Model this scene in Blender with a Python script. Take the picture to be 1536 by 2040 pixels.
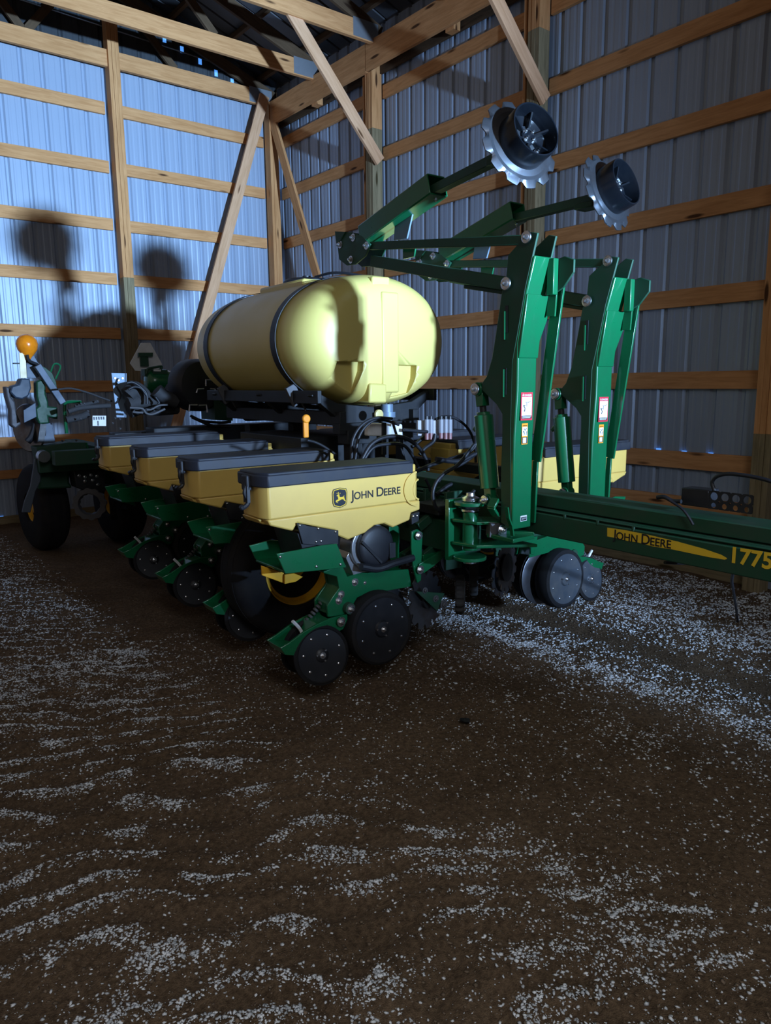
import bpy, bmesh, math, random
import numpy as np
from mathutils import Vector, Matrix

for _o in list(bpy.data.objects):
    bpy.data.objects.remove(_o)
SC = bpy.context.scene
COL = SC.collection
random.seed(4)

# ------------------------------------------------------------------ camera
cam_data = bpy.data.cameras.new('camera')
cam_data.sensor_fit = 'HORIZONTAL'
cam_data.sensor_width = 36.0
cam_data.lens = 36.0 * 1460.3 / 1536.0
cam_data.clip_start = 0.02
cam = bpy.data.objects.new('camera', cam_data)
COL.objects.link(cam)
R_ = Vector((0.78434, -0.62025, -0.00988)); U_ = Vector((0.11503, 0.12977, 0.98485)); F_ = Vector((0.60957, 0.7736, -0.17313))
cam.matrix_world = Matrix(((R_.x, U_.x, -F_.x, -5.597), (R_.y, U_.y, -F_.y, -9.4413), (R_.z, U_.z, -F_.z, 1.5111), (0, 0, 0, 1)))
SC.camera = cam

# ------------------------------------------------------------------ world and light
SC.view_settings.view_transform = 'Standard'
SC.view_settings.look = 'None'
SC.view_settings.gamma = 1.0
SC.view_settings.exposure = 0.0
SC.view_settings.use_curve_mapping = False
world = bpy.data.worlds.new('dim_barn_air')
SC.world = world
world.use_nodes = True
_wb = world.node_tree.nodes['Background']
_wb.inputs[0].default_value = (1.0, 0.87, 0.77, 1)
_wb.inputs[1].default_value = 0.145


def spot(name, loc, target, energy, color, size_deg, blend, radius):
    d = bpy.data.lights.new(name, 'SPOT')
    d.energy = energy; d.color = color; d.spot_size = math.radians(size_deg); d.spot_blend = blend
    d.shadow_soft_size = radius
    o = bpy.data.objects.new(name, d); COL.objects.link(o)
    o.location = loc
    o.rotation_euler = (Vector(target) - Vector(loc)).to_track_quat('-Z', 'Y').to_euler()
    return o


def area(name, loc, target, energy, color, sx, sy, spread=180):
    d = bpy.data.lights.new(name, 'AREA')
    d.shape = 'RECTANGLE'; d.size = sx; d.size_y = sy; d.energy = energy; d.color = color
    d.spread = math.radians(spread)
    o = bpy.data.objects.new(name, d); COL.objects.link(o)
    o.location = loc
    o.rotation_euler = (Vector(target) - Vector(loc)).to_track_quat('-Z', 'Y').to_euler()
    return o


# first spot: daylight entering through the gap of the big door behind the camera
spot('door_gap_daylight', (-2.80, -13.85, 1.92), (-2.3, 0, 3.0), 6300, (0.42, 0.64, 1.0), 56, 0.9, 0.13)
spot('upper_wall_boost', (-2.80, -13.85, 1.95), (-2.7, 0, 4.3), 8500, (0.34, 0.62, 1.0), 30, 1.0, 0.13)  # added narrow spot, only there to brighten the upper left wall
area('foreground_fill', (-5.4, -10.9, 3.6), (-4.7, -8.2, 0.0), 34, (0.86, 0.92, 1.0), 1.4, 1.4, 120)  # added fill lamp for the foreground floor; the roof has no such panel

# ------------------------------------------------------------------ node helpers


def lin(h):
    h = h.lstrip('#')
    c = [int(h[i:i + 2], 16) / 255 for i in (0, 2, 4)]
    return tuple(((x / 12.92) if x <= 0.04045 else ((x + 0.055) / 1.055) ** 2.4) for x in c) + (1.0,)


def new_mat(name):
    m = bpy.data.materials.new(name); m.use_nodes = True
    nt = m.node_tree
    b = nt.nodes['Principled BSDF']
    return m, nt, b


def noise(nt, scale, detail=4, vec=None, rough=0.55, dist=0.0):
    n = nt.nodes.new('ShaderNodeTexNoise')
    n.inputs['Scale'].default_value = scale; n.inputs['Detail'].default_value = detail
    n.inputs['Roughness'].default_value = rough; n.inputs['Distortion'].default_value = dist
    if vec is not None: nt.links.new(vec, n.inputs['Vector'])
    return n


def ramp(nt, fac, stops):
    r = nt.nodes.new('ShaderNodeValToRGB')
    while len(r.color_ramp.elements) < len(stops): r.color_ramp.elements.new(0.5)
    for e, (p, c) in zip(r.color_ramp.elements, stops):
        e.position = p; e.color = c
    nt.links.new(fac, r.inputs[0])
    return r


def mixc(nt, fac, a, b, mode='MIX'):
    m = nt.nodes.new('ShaderNodeMix'); m.data_type = 'RGBA'; m.blend_type = mode
    for sock, v in ((0, fac), (6, a), (7, b)):
        if isinstance(v, (int, float)): m.inputs[sock].default_value = v
        elif isinstance(v, tuple): m.inputs[sock].default_value = v
        else: nt.links.new(v, m.inputs[sock])
    return m.outputs[2]


def bump(nt, b, height, strength, dist):
    n = nt.nodes.new('ShaderNodeBump'); n.inputs['Strength'].default_value = strength; n.inputs['Distance'].default_value = dist
    nt.links.new(height, n.inputs['Height']); nt.links.new(n.outputs[0], b.inputs['Normal'])


def coords(nt, kind='Object', scale=(1, 1, 1), per_object=False):
    t = nt.nodes.new('ShaderNodeTexCoord'); mp = nt.nodes.new('ShaderNodeMapping')
    mp.inputs['Scale'].default_value = scale
    nt.links.new(t.outputs[kind], mp.inputs['Vector'])
    if per_object:
        oi = nt.nodes.new('ShaderNodeObjectInfo'); ml = nt.nodes.new('ShaderNodeMath'); ml.operation = 'MULTIPLY'
        ml.inputs[1].default_value = 57.0
        nt.links.new(oi.outputs['Random'], ml.inputs[0]); nt.links.new(ml.outputs[0], mp.inputs['Location'])
    return mp.outputs[0]


def paint(name, col, rough=0.4, metal=0.0, dirt=None, dirt_amt=0.35, coat=0.0, scale=14, bumpy=0.0):
    m, nt, b = new_mat(name)
    v = coords(nt, 'Object')
    n = noise(nt, scale, 5, v, 0.6)
    c2 = dirt if dirt else tuple(x * 0.8 for x in col[:3]) + (1,)
    r = ramp(nt, n.outputs[0], [(0.42, (0, 0, 0, 1)), (0.72, (1, 1, 1, 1))])
    ma = nt.nodes.new('ShaderNodeMath'); ma.operation = 'MULTIPLY'; ma.inputs[1].default_value = dirt_amt
    nt.links.new(r.outputs[0], ma.inputs[0])
    nt.links.new(mixc(nt, ma.outputs[0], col, c2), b.inputs['Base Color'])
    rr = nt.nodes.new('ShaderNodeMapRange'); rr.inputs['To Min'].default_value = rough * 0.8; rr.inputs['To Max'].default_value = min(1, rough * 1.35)
    nt.links.new(n.outputs[0], rr.inputs[0]); nt.links.new(rr.outputs[0], b.inputs['Roughness'])
    b.inputs['Metallic'].default_value = metal
    b.inputs['Coat Weight'].default_value = coat; b.inputs['Coat Roughness'].default_value = 0.12
    if bumpy: bump(nt, b, n.outputs[0], bumpy, 0.004)
    return m


def wood_mat(name, light, dark, knot):
    m, nt, b = new_mat(name)
    v = coords(nt, 'Object', (1.2, 14, 14), True)
    g = noise(nt, 2.6, 6, v, 0.6, 0.6)
    base = ramp(nt, g.outputs[0], [(0.3, dark), (0.62, light)])
    v2 = coords(nt, 'Object', (1.1, 5.5, 5.5), True)
    vo = nt.nodes.new('ShaderNodeTexVoronoi'); vo.inputs['Scale'].default_value = 1.5
    nt.links.new(v2, vo.inputs['Vector'])
    kr = ramp(nt, vo.outputs['Distance'], [(0.09, (1, 1, 1, 1)), (0.16, (0, 0, 0, 1))])
    c = mixc(nt, kr.outputs[0], base.outputs[0], knot)
    v3 = coords(nt, 'Object', (1, 1, 1), True)
    big = noise(nt, 1.7, 2, v3)
    c = mixc(nt, big.outputs[0], c, mixc(nt, 1.0, c, (0.72, 0.66, 0.58, 1), 'MULTIPLY'))
    nt.links.new(c, b.inputs['Base Color'])
    b.inputs['Roughness'].default_value = 0.8; b.inputs['Specular IOR Level'].default_value = 0.2
    bump(nt, b, g.outputs[0], 0.25, 0.003)
    return m


M = {}
M['wood'] = wood_mat('pine_board', (0.76, 0.385, 0.165, 1), (0.56, 0.26, 0.10, 1), (0.10, 0.04, 0.015, 1))
M['wood_pale'] = wood_mat('pale_pine_board', (0.80, 0.46, 0.27, 1), (0.64, 0.345, 0.18, 1), (0.14, 0.06, 0.025, 1))
M['wood_treated'] = wood_mat('treated_post', (0.34, 0.27, 0.16, 1), (0.20, 0.16, 0.09, 1), (0.07, 0.05, 0.02, 1))
M['bright_green'] = paint('bright_green_paint', (0.004, 0.055, 0.022, 1), 0.5, 0.0, (0.006, 0.04, 0.018, 1), 0.4)
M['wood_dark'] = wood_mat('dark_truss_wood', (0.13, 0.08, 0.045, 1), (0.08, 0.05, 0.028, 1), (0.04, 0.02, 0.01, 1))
M['steel'] = paint('painted_steel_siding', (0.33, 0.39, 0.49, 1), 0.36, 0.10, (0.29, 0.34, 0.43, 1), 0.4, scale=2.5)
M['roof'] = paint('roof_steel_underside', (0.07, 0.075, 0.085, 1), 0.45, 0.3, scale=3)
M['plate'] = paint('galvanized_plate', (0.42, 0.44, 0.47, 1), 0.4, 0.7, scale=60)
M['green'] = paint('green_paint', (0.003, 0.115, 0.040, 1), 0.28, 0.0, (0.006, 0.08, 0.032, 1), 0.4, coat=0.6)
M['green_dusty'] = paint('dusty_green_paint', (0.006, 0.055, 0.026, 1), 0.55, 0.0, (0.03, 0.05, 0.033, 1), 0.6, scale=9)
M['yellow'] = paint('yellow_plastic', (0.70, 0.47, 0.115, 1), 0.42, 0.0, (0.58, 0.38, 0.10, 1), 0.5, scale=5)
M['rim_yellow'] = paint('yellow_rim_paint', (0.80, 0.42, 0.02, 1), 0.38, 0.0, (0.45, 0.25, 0.04, 1), 0.5, scale=9)
M['tank'] = paint('translucent_yellow_tank', (0.66, 0.53, 0.155, 1), 0.38, 0.0, (0.60, 0.47, 0.14, 1), 0.4, scale=3)
M['black'] = paint('black_plastic', (0.009, 0.010, 0.014, 1), 0.45, 0.0, (0.02, 0.02, 0.024, 1), 0.5)
M['lid'] = paint('dark_grey_lid_plastic', (0.014, 0.017, 0.027, 1), 0.55, 0.0, (0.045, 0.043, 0.042, 1), 0.6, scale=7)
M['rubber'] = paint('black_rubber', (0.010, 0.010, 0.012, 1), 0.85, 0.0, (0.03, 0.026, 0.022, 1), 0.5, scale=8, bumpy=0.2)
M['rubber'].node_tree.nodes['Principled BSDF'].inputs['Specular IOR Level'].default_value = 0.2
M['dark'] = paint('dark_steel', (0.016, 0.018, 0.022, 1), 0.5, 0.3, (0.03, 0.03, 0.03, 1), 0.5)
M['zinc'] = paint('zinc_bolt', (0.72, 0.72, 0.74, 1), 0.25, 1.0, scale=50)
M['blade'] = paint('worn_steel_blade', (0.22, 0.23, 0.26, 1), 0.32, 0.95, (0.12, 0.065, 0.035, 1), 0.8, scale=6)
M['gloss_black'] = paint('glossy_black_drum', (0.004, 0.005, 0.007, 1), 0.22, 0.0, (0.008, 0.008, 0.01, 1), 0.5)
M['dusty_metal'] = paint('dusty_wheel_face', (0.05, 0.06, 0.075, 1), 0.5, 0.2, (0.10, 0.095, 0.09, 1), 0.7, scale=9)
M['blue_grey'] = paint('blue_grey_sheet', (0.16, 0.22, 0.30, 1), 0.45, 0.2, scale=6)
M['blue_cast'] = paint('dark_blue_housing', (0.035, 0.055, 0.085, 1), 0.5, 0.0, scale=6)
M['blue_dull'] = paint('dull_blue_grey_steel', (0.075, 0.10, 0.14, 1), 0.5, 0.1, scale=6)
M['grey'] = paint('grey_cast', (0.09, 0.09, 0.10, 1), 0.55, 0.3, (0.08, 0.08, 0.08, 1), 0.7)
M['white'] = paint('white_plastic', (0.75, 0.76, 0.78, 1), 0.4, 0.0, (0.5, 0.48, 0.46, 1), 0.4)
M['pink'] = paint('faded_red_plastic', (0.24, 0.10, 0.10, 1), 0.4)
M['red'] = paint('red_decal', (0.55, 0.03, 0.05, 1), 0.4, dirt_amt=0.1)
M['orange'] = paint('orange_decal', (0.85, 0.30, 0.02, 1), 0.4, dirt_amt=0.1)
M['ink'] = paint('black_decal_ink', (0.008, 0.01, 0.016, 1), 0.4, dirt_amt=0.1)
M['decal_yellow'] = paint('yellow_decal', (0.80, 0.52, 0.03, 1), 0.4, dirt_amt=0.3)
M['amber'] = paint('amber_lens', (0.95, 0.27, 0.01, 1), 0.2, dirt_amt=0.5, dirt=(0.6, 0.15, 0.01, 1), scale=30, coat=0.5)
M['reflector'] = paint('yellow_reflector', (0.62, 0.50, 0.20, 1), 0.35, dirt_amt=0.2)
M['aluminium'] = paint('bright_metal', (0.6, 0.62, 0.66, 1), 0.3, 0.9, scale=30)
M['hose_grey'] = paint('grey_hose_sleeve', (0.035, 0.035, 0.038, 1), 0.85, dirt_amt=0.4)
M['sight'] = paint('cloudy_sight_tube', (0.26, 0.26, 0.29, 1), 0.4)
M['white_dull'] = paint('dull_white_plate', (0.42, 0.41, 0.43, 1), 0.5)
_m, _nt, _b = new_mat('daylight_through_gap')
_b.inputs['Base Color'].default_value = (0.2, 0.4, 0.9, 1)
_b.inputs['Emission Color'].default_value = (0.10, 0.36, 1.0, 1); _b.inputs['Emission Strength'].default_value = 0.9
M['sky_gap'] = _m

# ------------------------------------------------------------------ mesh builder


def frame(d, up=None):
    d = Vector(d).normalized()
    if up is None or abs(Vector(up).normalized().dot(d)) > 0.98:
        up = Vector((0, 0, 1)) if abs(d.z) < 0.9 else Vector((1, 0, 0))
    x = Vector(up).cross(d)
    x.normalize()
    y = d.cross(x)
    return x, y, d


class G:
    def __init__(s):
        s.v = []; s.f = []; s.m = []; s.mi = 0

    def mat(s, i):
        s.mi = i; return s

    def add(s, vs, fs):
        o = len(s.v); s.v += [tuple(p) for p in vs]
        for f in fs: s.f.append(tuple(i + o for i in f)); s.m.append(s.mi)
        return s

    def box(s, a, b):
        x0, y0, z0 = [min(p, q) for p, q in zip(a, b)]; x1, y1, z1 = [max(p, q) for p, q in zip(a, b)]
        return s.add([(x0, y0, z0), (x1, y0, z0), (x1, y1, z0), (x0, y1, z0), (x0, y0, z1), (x1, y0, z1), (x1, y1, z1), (x0, y1, z1)],
                     [(0, 3, 2, 1), (4, 5, 6, 7), (0, 1, 5, 4), (1, 2, 6, 5), (2, 3, 7, 6), (3, 0, 4, 7)])

    def bar(s, p, q, w, h, up=None):
        p = Vector(p); q = Vector(q); x, y, d = frame(q - p, up)
        vs = []
        for c in (p, q):
            for sx, sy in ((-1, -1), (1, -1), (1, 1), (-1, 1)): vs.append(c + x * sx * w / 2 + y * sy * h / 2)
        return s.add(vs, [(0, 3, 2, 1), (4, 5, 6, 7), (0, 1, 5, 4), (1, 2, 6, 5), (2, 3, 7, 6), (3, 0, 4, 7)])

    def lathe(s, prof, p, axis, n=24, closed=False, jitter=None):
        """prof: list of (radius, distance along axis)"""
        p = Vector(p); x, y, d = frame(axis); k = len(prof); vs = []
        for j, (r, t) in enumerate(prof):
            for i in range(n):
                a = 2 * math.pi * i / n
                rr = jitter(j, i, r) if jitter else r
                vs.append(p + d * t + (x * math.cos(a) + y * math.sin(a)) * rr)
        fs = []
        for j in range(k - 1):
            for i in range(n): fs.append((j * n + i, j * n + (i + 1) % n, (j + 1) * n + (i + 1) % n, (j + 1) * n + i))
        if closed:
            for i in range(n): fs.append(((k - 1) * n + i, (k - 1) * n + (i + 1) % n, (i + 1) % n, i))
        else:
            fs.append(tuple(range(n))[::-1]); fs.append(tuple((k - 1) * n + i for i in range(n)))
        return s.add(vs, fs)

    def cyl(s, p, q, r, n=16, r2=None):
        p = Vector(p); q = Vector(q)
        return s.lathe([(r, 0), (r2 or r, (q - p).length)], p, q - p, n)

    def tube(s, pts, r, n=8, smooth=6):
        P = [Vector(p) for p in pts]
        if smooth and len(P) > 2:
            Q = [P[0] * 2 - P[1]] + P + [P[-1] * 2 - P[-2]]; out = []
            for i in range(1, len(Q) - 2):
                for k in range(smooth):
                    t = k / smooth; a, b, c, d = Q[i - 1], Q[i], Q[i + 1], Q[i + 2]
                    out.append(0.5 * ((2 * b) + (c - a) * t + (2 * a - 5 * b + 4 * c - d) * t * t + (3 * b - a - 3 * c + d) * t ** 3))
            out.append(P[-1]); P = out
        vs = []; x = None
        for i, p in enumerate(P):
            d = (P[min(i + 1, len(P) - 1)] - P[max(i - 1, 0)]).normalized()
            if x is None: x, y, _ = frame(d)
            else:
                x = (x - d * x.dot(d)).normalized(); y = d.cross(x)
            for k in range(n):
                a = 2 * math.pi * k / n
                vs.append(p + (x * math.cos(a) + y * math.sin(a)) * r)
        fs = []
        for j in range(len(P) - 1):
            for i in range(n): fs.append((j * n + i, j * n + (i + 1) % n, (j + 1) * n + (i + 1) % n, (j + 1) * n + i))
        fs.append(tuple(range(n))[::-1]); fs.append(tuple((len(P) - 1) * n + i for i in range(n)))
        return s.add(vs, fs)

    def prism(s, poly, ax, a, b, taper=None):
        """poly in the plane across ax ('u': (v,z), 'v': (u,z), 'z': (u,v)), from a to b"""
        n = len(poly); cx = sum(p[0] for p in poly) / n; cy = sum(p[1] for p in poly) / n

        def P(p, t, k):
            x, y = p
            if k != 1: x, y = cx + (x - cx) * k, cy + (y - cy) * k
            return {'u': (t, x, y), 'v': (x, t, y), 'z': (x, y, t)}[ax]
        k2 = taper or 1
        vs = [P(p, a, 1) for p in poly] + [P(p, b, k2) for p in poly]
        fs = [tuple(range(n))[::-1], tuple(range(n, 2 * n))] + [(i, (i + 1) % n, n + (i + 1) % n, n + i) for i in range(n)]
        return s.add(vs, fs)

    def bolt(s, p, axis, r=0.014, h=0.014):
        ax = Vector(axis).normalized(); p = Vector(p)
        s.lathe([(r * 1.6, 0), (r * 1.6, h * 0.25)], p, ax, 14)
        s.lathe([(r, h * 0.25), (r, h), (r * 0.75, h * 1.2)], p, ax, 6)
        s.lathe([(r * 0.5, h), (r * 0.5, h * 1.9)], p, ax, 8)
        return s


def obj(name, g, mats, parent=None, smooth=35, bevel=0.0, label=None, loc=None):
    me = bpy.data.meshes.new(name)
    me.from_pydata([tuple(v) for v in g.v], [], g.f)
    if not isinstance(mats, (list, tuple)): mats = [mats]
    for m in mats: me.materials.append(M[m] if isinstance(m, str) else m)
    for p, mi in zip(me.polygons, g.m): p.material_index = mi
    bm = bmesh.new(); bm.from_mesh(me)
    bmesh.ops.recalc_face_normals(bm, faces=bm.faces)
    if smooth:
        for f in bm.faces: f.smooth = True
        th = math.radians(smooth)
        for e in bm.edges:
            if len(e.link_faces) == 2 and e.calc_face_angle(0) > th: e.smooth = False
    bm.to_mesh(me); bm.free()
    o = bpy.data.objects.new(name, me); COL.objects.link(o)
    if parent: o.parent = parent
    if loc: o.location = loc
    if bevel:
        md = o.modifiers.new('edge', 'BEVEL'); md.width = bevel; md.segments = 2; md.limit_method = 'ANGLE'; md.angle_limit = math.radians(40)
        md.harden_normals = False
    if label: o['label'] = label
    return o


def tag(o, label=None, cat=None, group=None, kind=None):
    if label: o['label'] = label
    if cat: o['category'] = cat
    if group: o['group'] = group
    if kind: o['kind'] = kind
    return o


def empty(name, loc=(0, 0, 0), parent=None, rz=0):
    o = bpy.data.objects.new(name, None); o.empty_display_size = 0.1
    COL.objects.link(o); o.location = loc; o.rotation_euler = (0, 0, rz)
    if parent: o.parent = parent
    return o


def copy_tree(o, parent=None, skip=()):
    c = o.copy(); COL.objects.link(c); c.parent = parent
    for ch in list(o.children):
        if ch.name.split('.')[0] not in skip: copy_tree(ch, c, skip)
    return c


def text_mesh(s, size, bold=0.0):
    cu = bpy.data.curves.new('t', 'FONT'); cu.body = s; cu.size = size; cu.offset = bold
    o = bpy.data.objects.new('t', cu); COL.objects.link(o)
    dg = bpy.context.evaluated_depsgraph_get(); dg.update()
    me = bpy.data.meshes.new_from_object(o.evaluated_get(dg))
    vs = [v.co.copy() for v in me.vertices]; fs = [tuple(p.vertices) for p in me.polygons]
    bpy.data.objects.remove(o); bpy.data.curves.remove(cu); bpy.data.meshes.remove(me)
    return vs, fs


def put_text(g, chunks, org, xd, yd, width, bold=0.0, gap=0.04):
    """chunks: [(text, relative size)]; the whole line is fitted to width"""
    allv = []; x = 0
    for s, k in chunks:
        if s == ' ':
            x += k; continue
        vs, fs = text_mesh(s, k, bold)
        w = max(v.x for v in vs); w0 = min(v.x for v in vs)
        allv.append(([(v.x - w0 + x, v.y) for v in vs], fs)); x += (w - w0) + gap
    tot = x - gap; sc = width / tot
    org = Vector(org); xd = Vector(xd).normalized(); yd = Vector(yd).normalized()
    nrm = xd.cross(yd)
    for vs, fs in allv:
        g.add([org + xd * a * sc + yd * b * sc + nrm * 0.0 for a, b in vs], fs)
    return g


# ------------------------------------------------------------------ ground
O_ = Vector((-3.977, -6.283, 0)); TH = -0.026
FLOOR = -0.08


def vnoise(x, y, seed):
    xi = np.floor(x).astype(int); yi = np.floor(y).astype(int); fx = x - xi; fy = y - yi
    fx = fx * fx * (3 - 2 * fx); fy = fy * fy * (3 - 2 * fy)

    def h(a, b):
        n = (a * 374761393 + b * 668265263 + seed * 1442695041) & 0x7fffffff
        n = ((n ^ (n >> 13)) * 1274126177) & 0x7fffffff
        return ((n ^ (n >> 16)) & 0xffff) / 65535.0
    return (h(xi, yi) * (1 - fx) + h(xi + 1, yi) * fx) * (1 - fy) + (h(xi, yi + 1) * (1 - fx) + h(xi + 1, yi + 1) * fx) * fy


def sm(x, a, b):
    t = np.clip((x - a) / (b - a), 0, 1); return t * t * (3 - 2 * t)


def ripple(x, y):
    wx = x + 0.42 * (vnoise(x * 2.4, y * 2.4, 5) - 0.5); wy = y + 0.34 * (vnoise(x * 2.6 + 9, y * 2.6, 6) - 0.5) + 0.06 * (vnoise(x * 8, y * 8, 7) - 0.5)
    return np.sin((wx * 0.45 + wy * 0.89) * 2 * math.pi / 0.155 + 2.0 * vnoise(x * 1.1, y * 1.1, 8))


def height(x, y):
    h = 0.010 * (vnoise(x * 3, y * 3, 1) - 0.5) + 0.008 * (vnoise(x * 9, y * 9, 2) - 0.5) + 0.005 * (vnoise(x * 30, y * 30, 3) - 0.5)
    left = 1 - sm(x + 0.35 * (y + 7.5) * 0, -4.3, -3.7)
    h = h + 0.012 * ripple(x, y) * left
    h = h - 0.012 * np.exp(-((x + 1.78) / 0.13) ** 2)
    h = h + 0.03 * sm(x, -1.5, -0.6) * vnoise(x * 2.2, y * 2.2, 12)
    trk = np.exp(-((x + 4.62 + 0.10 * (y + 6.3)) / 0.09) ** 2) * sm(-y, 4.9, 5.4)
    return FLOOR + h - 0.014 * trk


def density(x, y):
    n = vnoise(x * 3.2, y * 3.2, 21); n2 = vnoise(x * 8, y * 8, 22); n3 = vnoise(x * 1.3, y * 1.3, 23)
    d = 0.03 + 0.05 * n
    left = 1 - sm(x - 0.22 * np.clip(-7.2 - y, 0, 2) * 2.2, -4.35, -3.95)
    rip = sm(ripple(x, y), -0.1, 0.95)
    ripl = sm(-y, 5.2, 6.3)
    d = np.maximum(d, left * ((0.30 + 0.3 * n) * (1 - ripl) + ripl * (0.05 + 1.1 * rip * sm(n2 * 0.6 + n * 0.4, 0.28, 0.55))))
    front = sm(-y - 0.12 * (x + 4), 7.45, 8.05) * (1 - 0.85 * sm(x, -4.15, -3.5))
    d = np.maximum(d, front * (0.10 + 0.85 * (0.45 + 0.55 * rip) * sm(n * 0.6 + n2 * 0.4, 0.38, 0.66)))
    right = sm(x, -2.52, -2.25)
    d = np.maximum(d, right * (0.30 + 0.7 * n2 * n))
    rz = sm(x, -1.55, -1.3)
    d = np.maximum(d, rz * (0.10 + 1.1 * sm(n * 0.55 + n2 * 0.45, 0.38, 0.66)))
    d = d * (1 - 0.93 * np.exp(-((x + 1.78) / 0.14) ** 4))
    d = d * (1 - 0.8 * np.exp(-((x + 4.62 + 0.10 * (y + 6.3)) / 0.07) ** 2) * sm(-y, 4.9, 5.4))
    d = d * (1 - 0.6 * np.exp(-((x + 4.32 + 0.10 * (y + 6.3)) / 0.05) ** 2) * sm(-y, 5.4, 5.9))
    d = np.maximum(d, 0.16 * sm(n3, 0.4, 0.8) * sm(x, -3.2, -2.6) * sm(-y, 6.8, 7.6))
    d = d * (0.25 + 1.1 * sm(vnoise(x * 17, y * 17, 31) * 0.6 + vnoise(x * 40, y * 40, 32) * 0.4, 0.3, 0.65))
    return np.clip(d, 0, 1.2)


def np_mesh(name, V, Fq, mat):
    me = bpy.data.meshes.new(name)
    k = Fq.shape[1]
    me.vertices.add(len(V)); me.vertices.foreach_set('co', V.astype(np.float32).ravel())
    me.loops.add(Fq.size); me.loops.foreach_set('vertex_index', Fq.astype(np.int32).ravel())
    me.polygons.add(len(Fq)); me.polygons.foreach_set('loop_start', (np.arange(len(Fq)) * k).astype(np.int32))
    me.polygons.foreach_set('loop_total', np.full(len(Fq), k, dtype=np.int32))
    me.update(calc_edges=True); me.materials.append(mat)
    o = bpy.data.objects.new(name, me); COL.objects.link(o)
    return o


def grid(x0, x1, y0, y1, st):
    xs = np.arange(x0, x1 + st / 2, st); ys = np.arange(y0, y1 + st / 2, st)
    X, Y = np.meshgrid(xs, ys); Z = height(X, Y)
    V = np.stack([X.ravel(), Y.ravel(), Z.ravel()], 1); nx = len(xs); ny = len(ys)
    I = (np.arange(ny - 1)[:, None] * nx + np.arange(nx - 1)[None, :]).ravel()
    return V, np.stack([I, I + 1, I + nx + 1, I + nx], 1)


_m, _nt, _b = new_mat('packed_dirt')
_v = coords(_nt, 'Object')
_n1 = noise(_nt, 2.2, 6, _v, 0.6); _n2 = noise(_nt, 55, 6, _v, 0.7); _n3 = noise(_nt, 240, 3, _v, 0.6)
_c = ramp(_nt, _n1.outputs[0], [(0.3, (0.145, 0.098, 0.060, 1)), (0.7, (0.225, 0.155, 0.098, 1))])
_c2 = ramp(_nt, _n2.outputs[0], [(0.35, (0.45, 0.42, 0.40, 1)), (0.7, (1.25, 1.2, 1.15, 1))])
_nt.links.new(mixc(_nt, 1.0, _c.outputs[0], _c2.outputs[0], 'MULTIPLY'), _b.inputs['Base Color'])
_b.inputs['Roughness'].default_value = 0.95; _b.inputs['Specular IOR Level'].default_value = 0.15
_ad = _nt.nodes.new('ShaderNodeMath'); _ad.operation = 'ADD'
_nt.links.new(_n2.outputs[0], _ad.inputs[0]); _nt.links.new(_n3.outputs[0], _ad.inputs[1])
bump(_nt, _b, _ad.outputs[0], 0.9, 0.012)
M['dirt'] = _m

_V1, _F1 = grid(-7.0, 0.4, -10.2, 0.4, 0.025)
fl = np_mesh('floor', _V1, _F1, M['dirt']); fl['kind'] = 'structure'
for p in fl.data.polygons: p.use_smooth = True
gg = G().box((-12, -15, -0.3), (6, 2, -0.13))
tag(obj('floor', gg, 'dirt', smooth=0), kind='structure')


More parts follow.
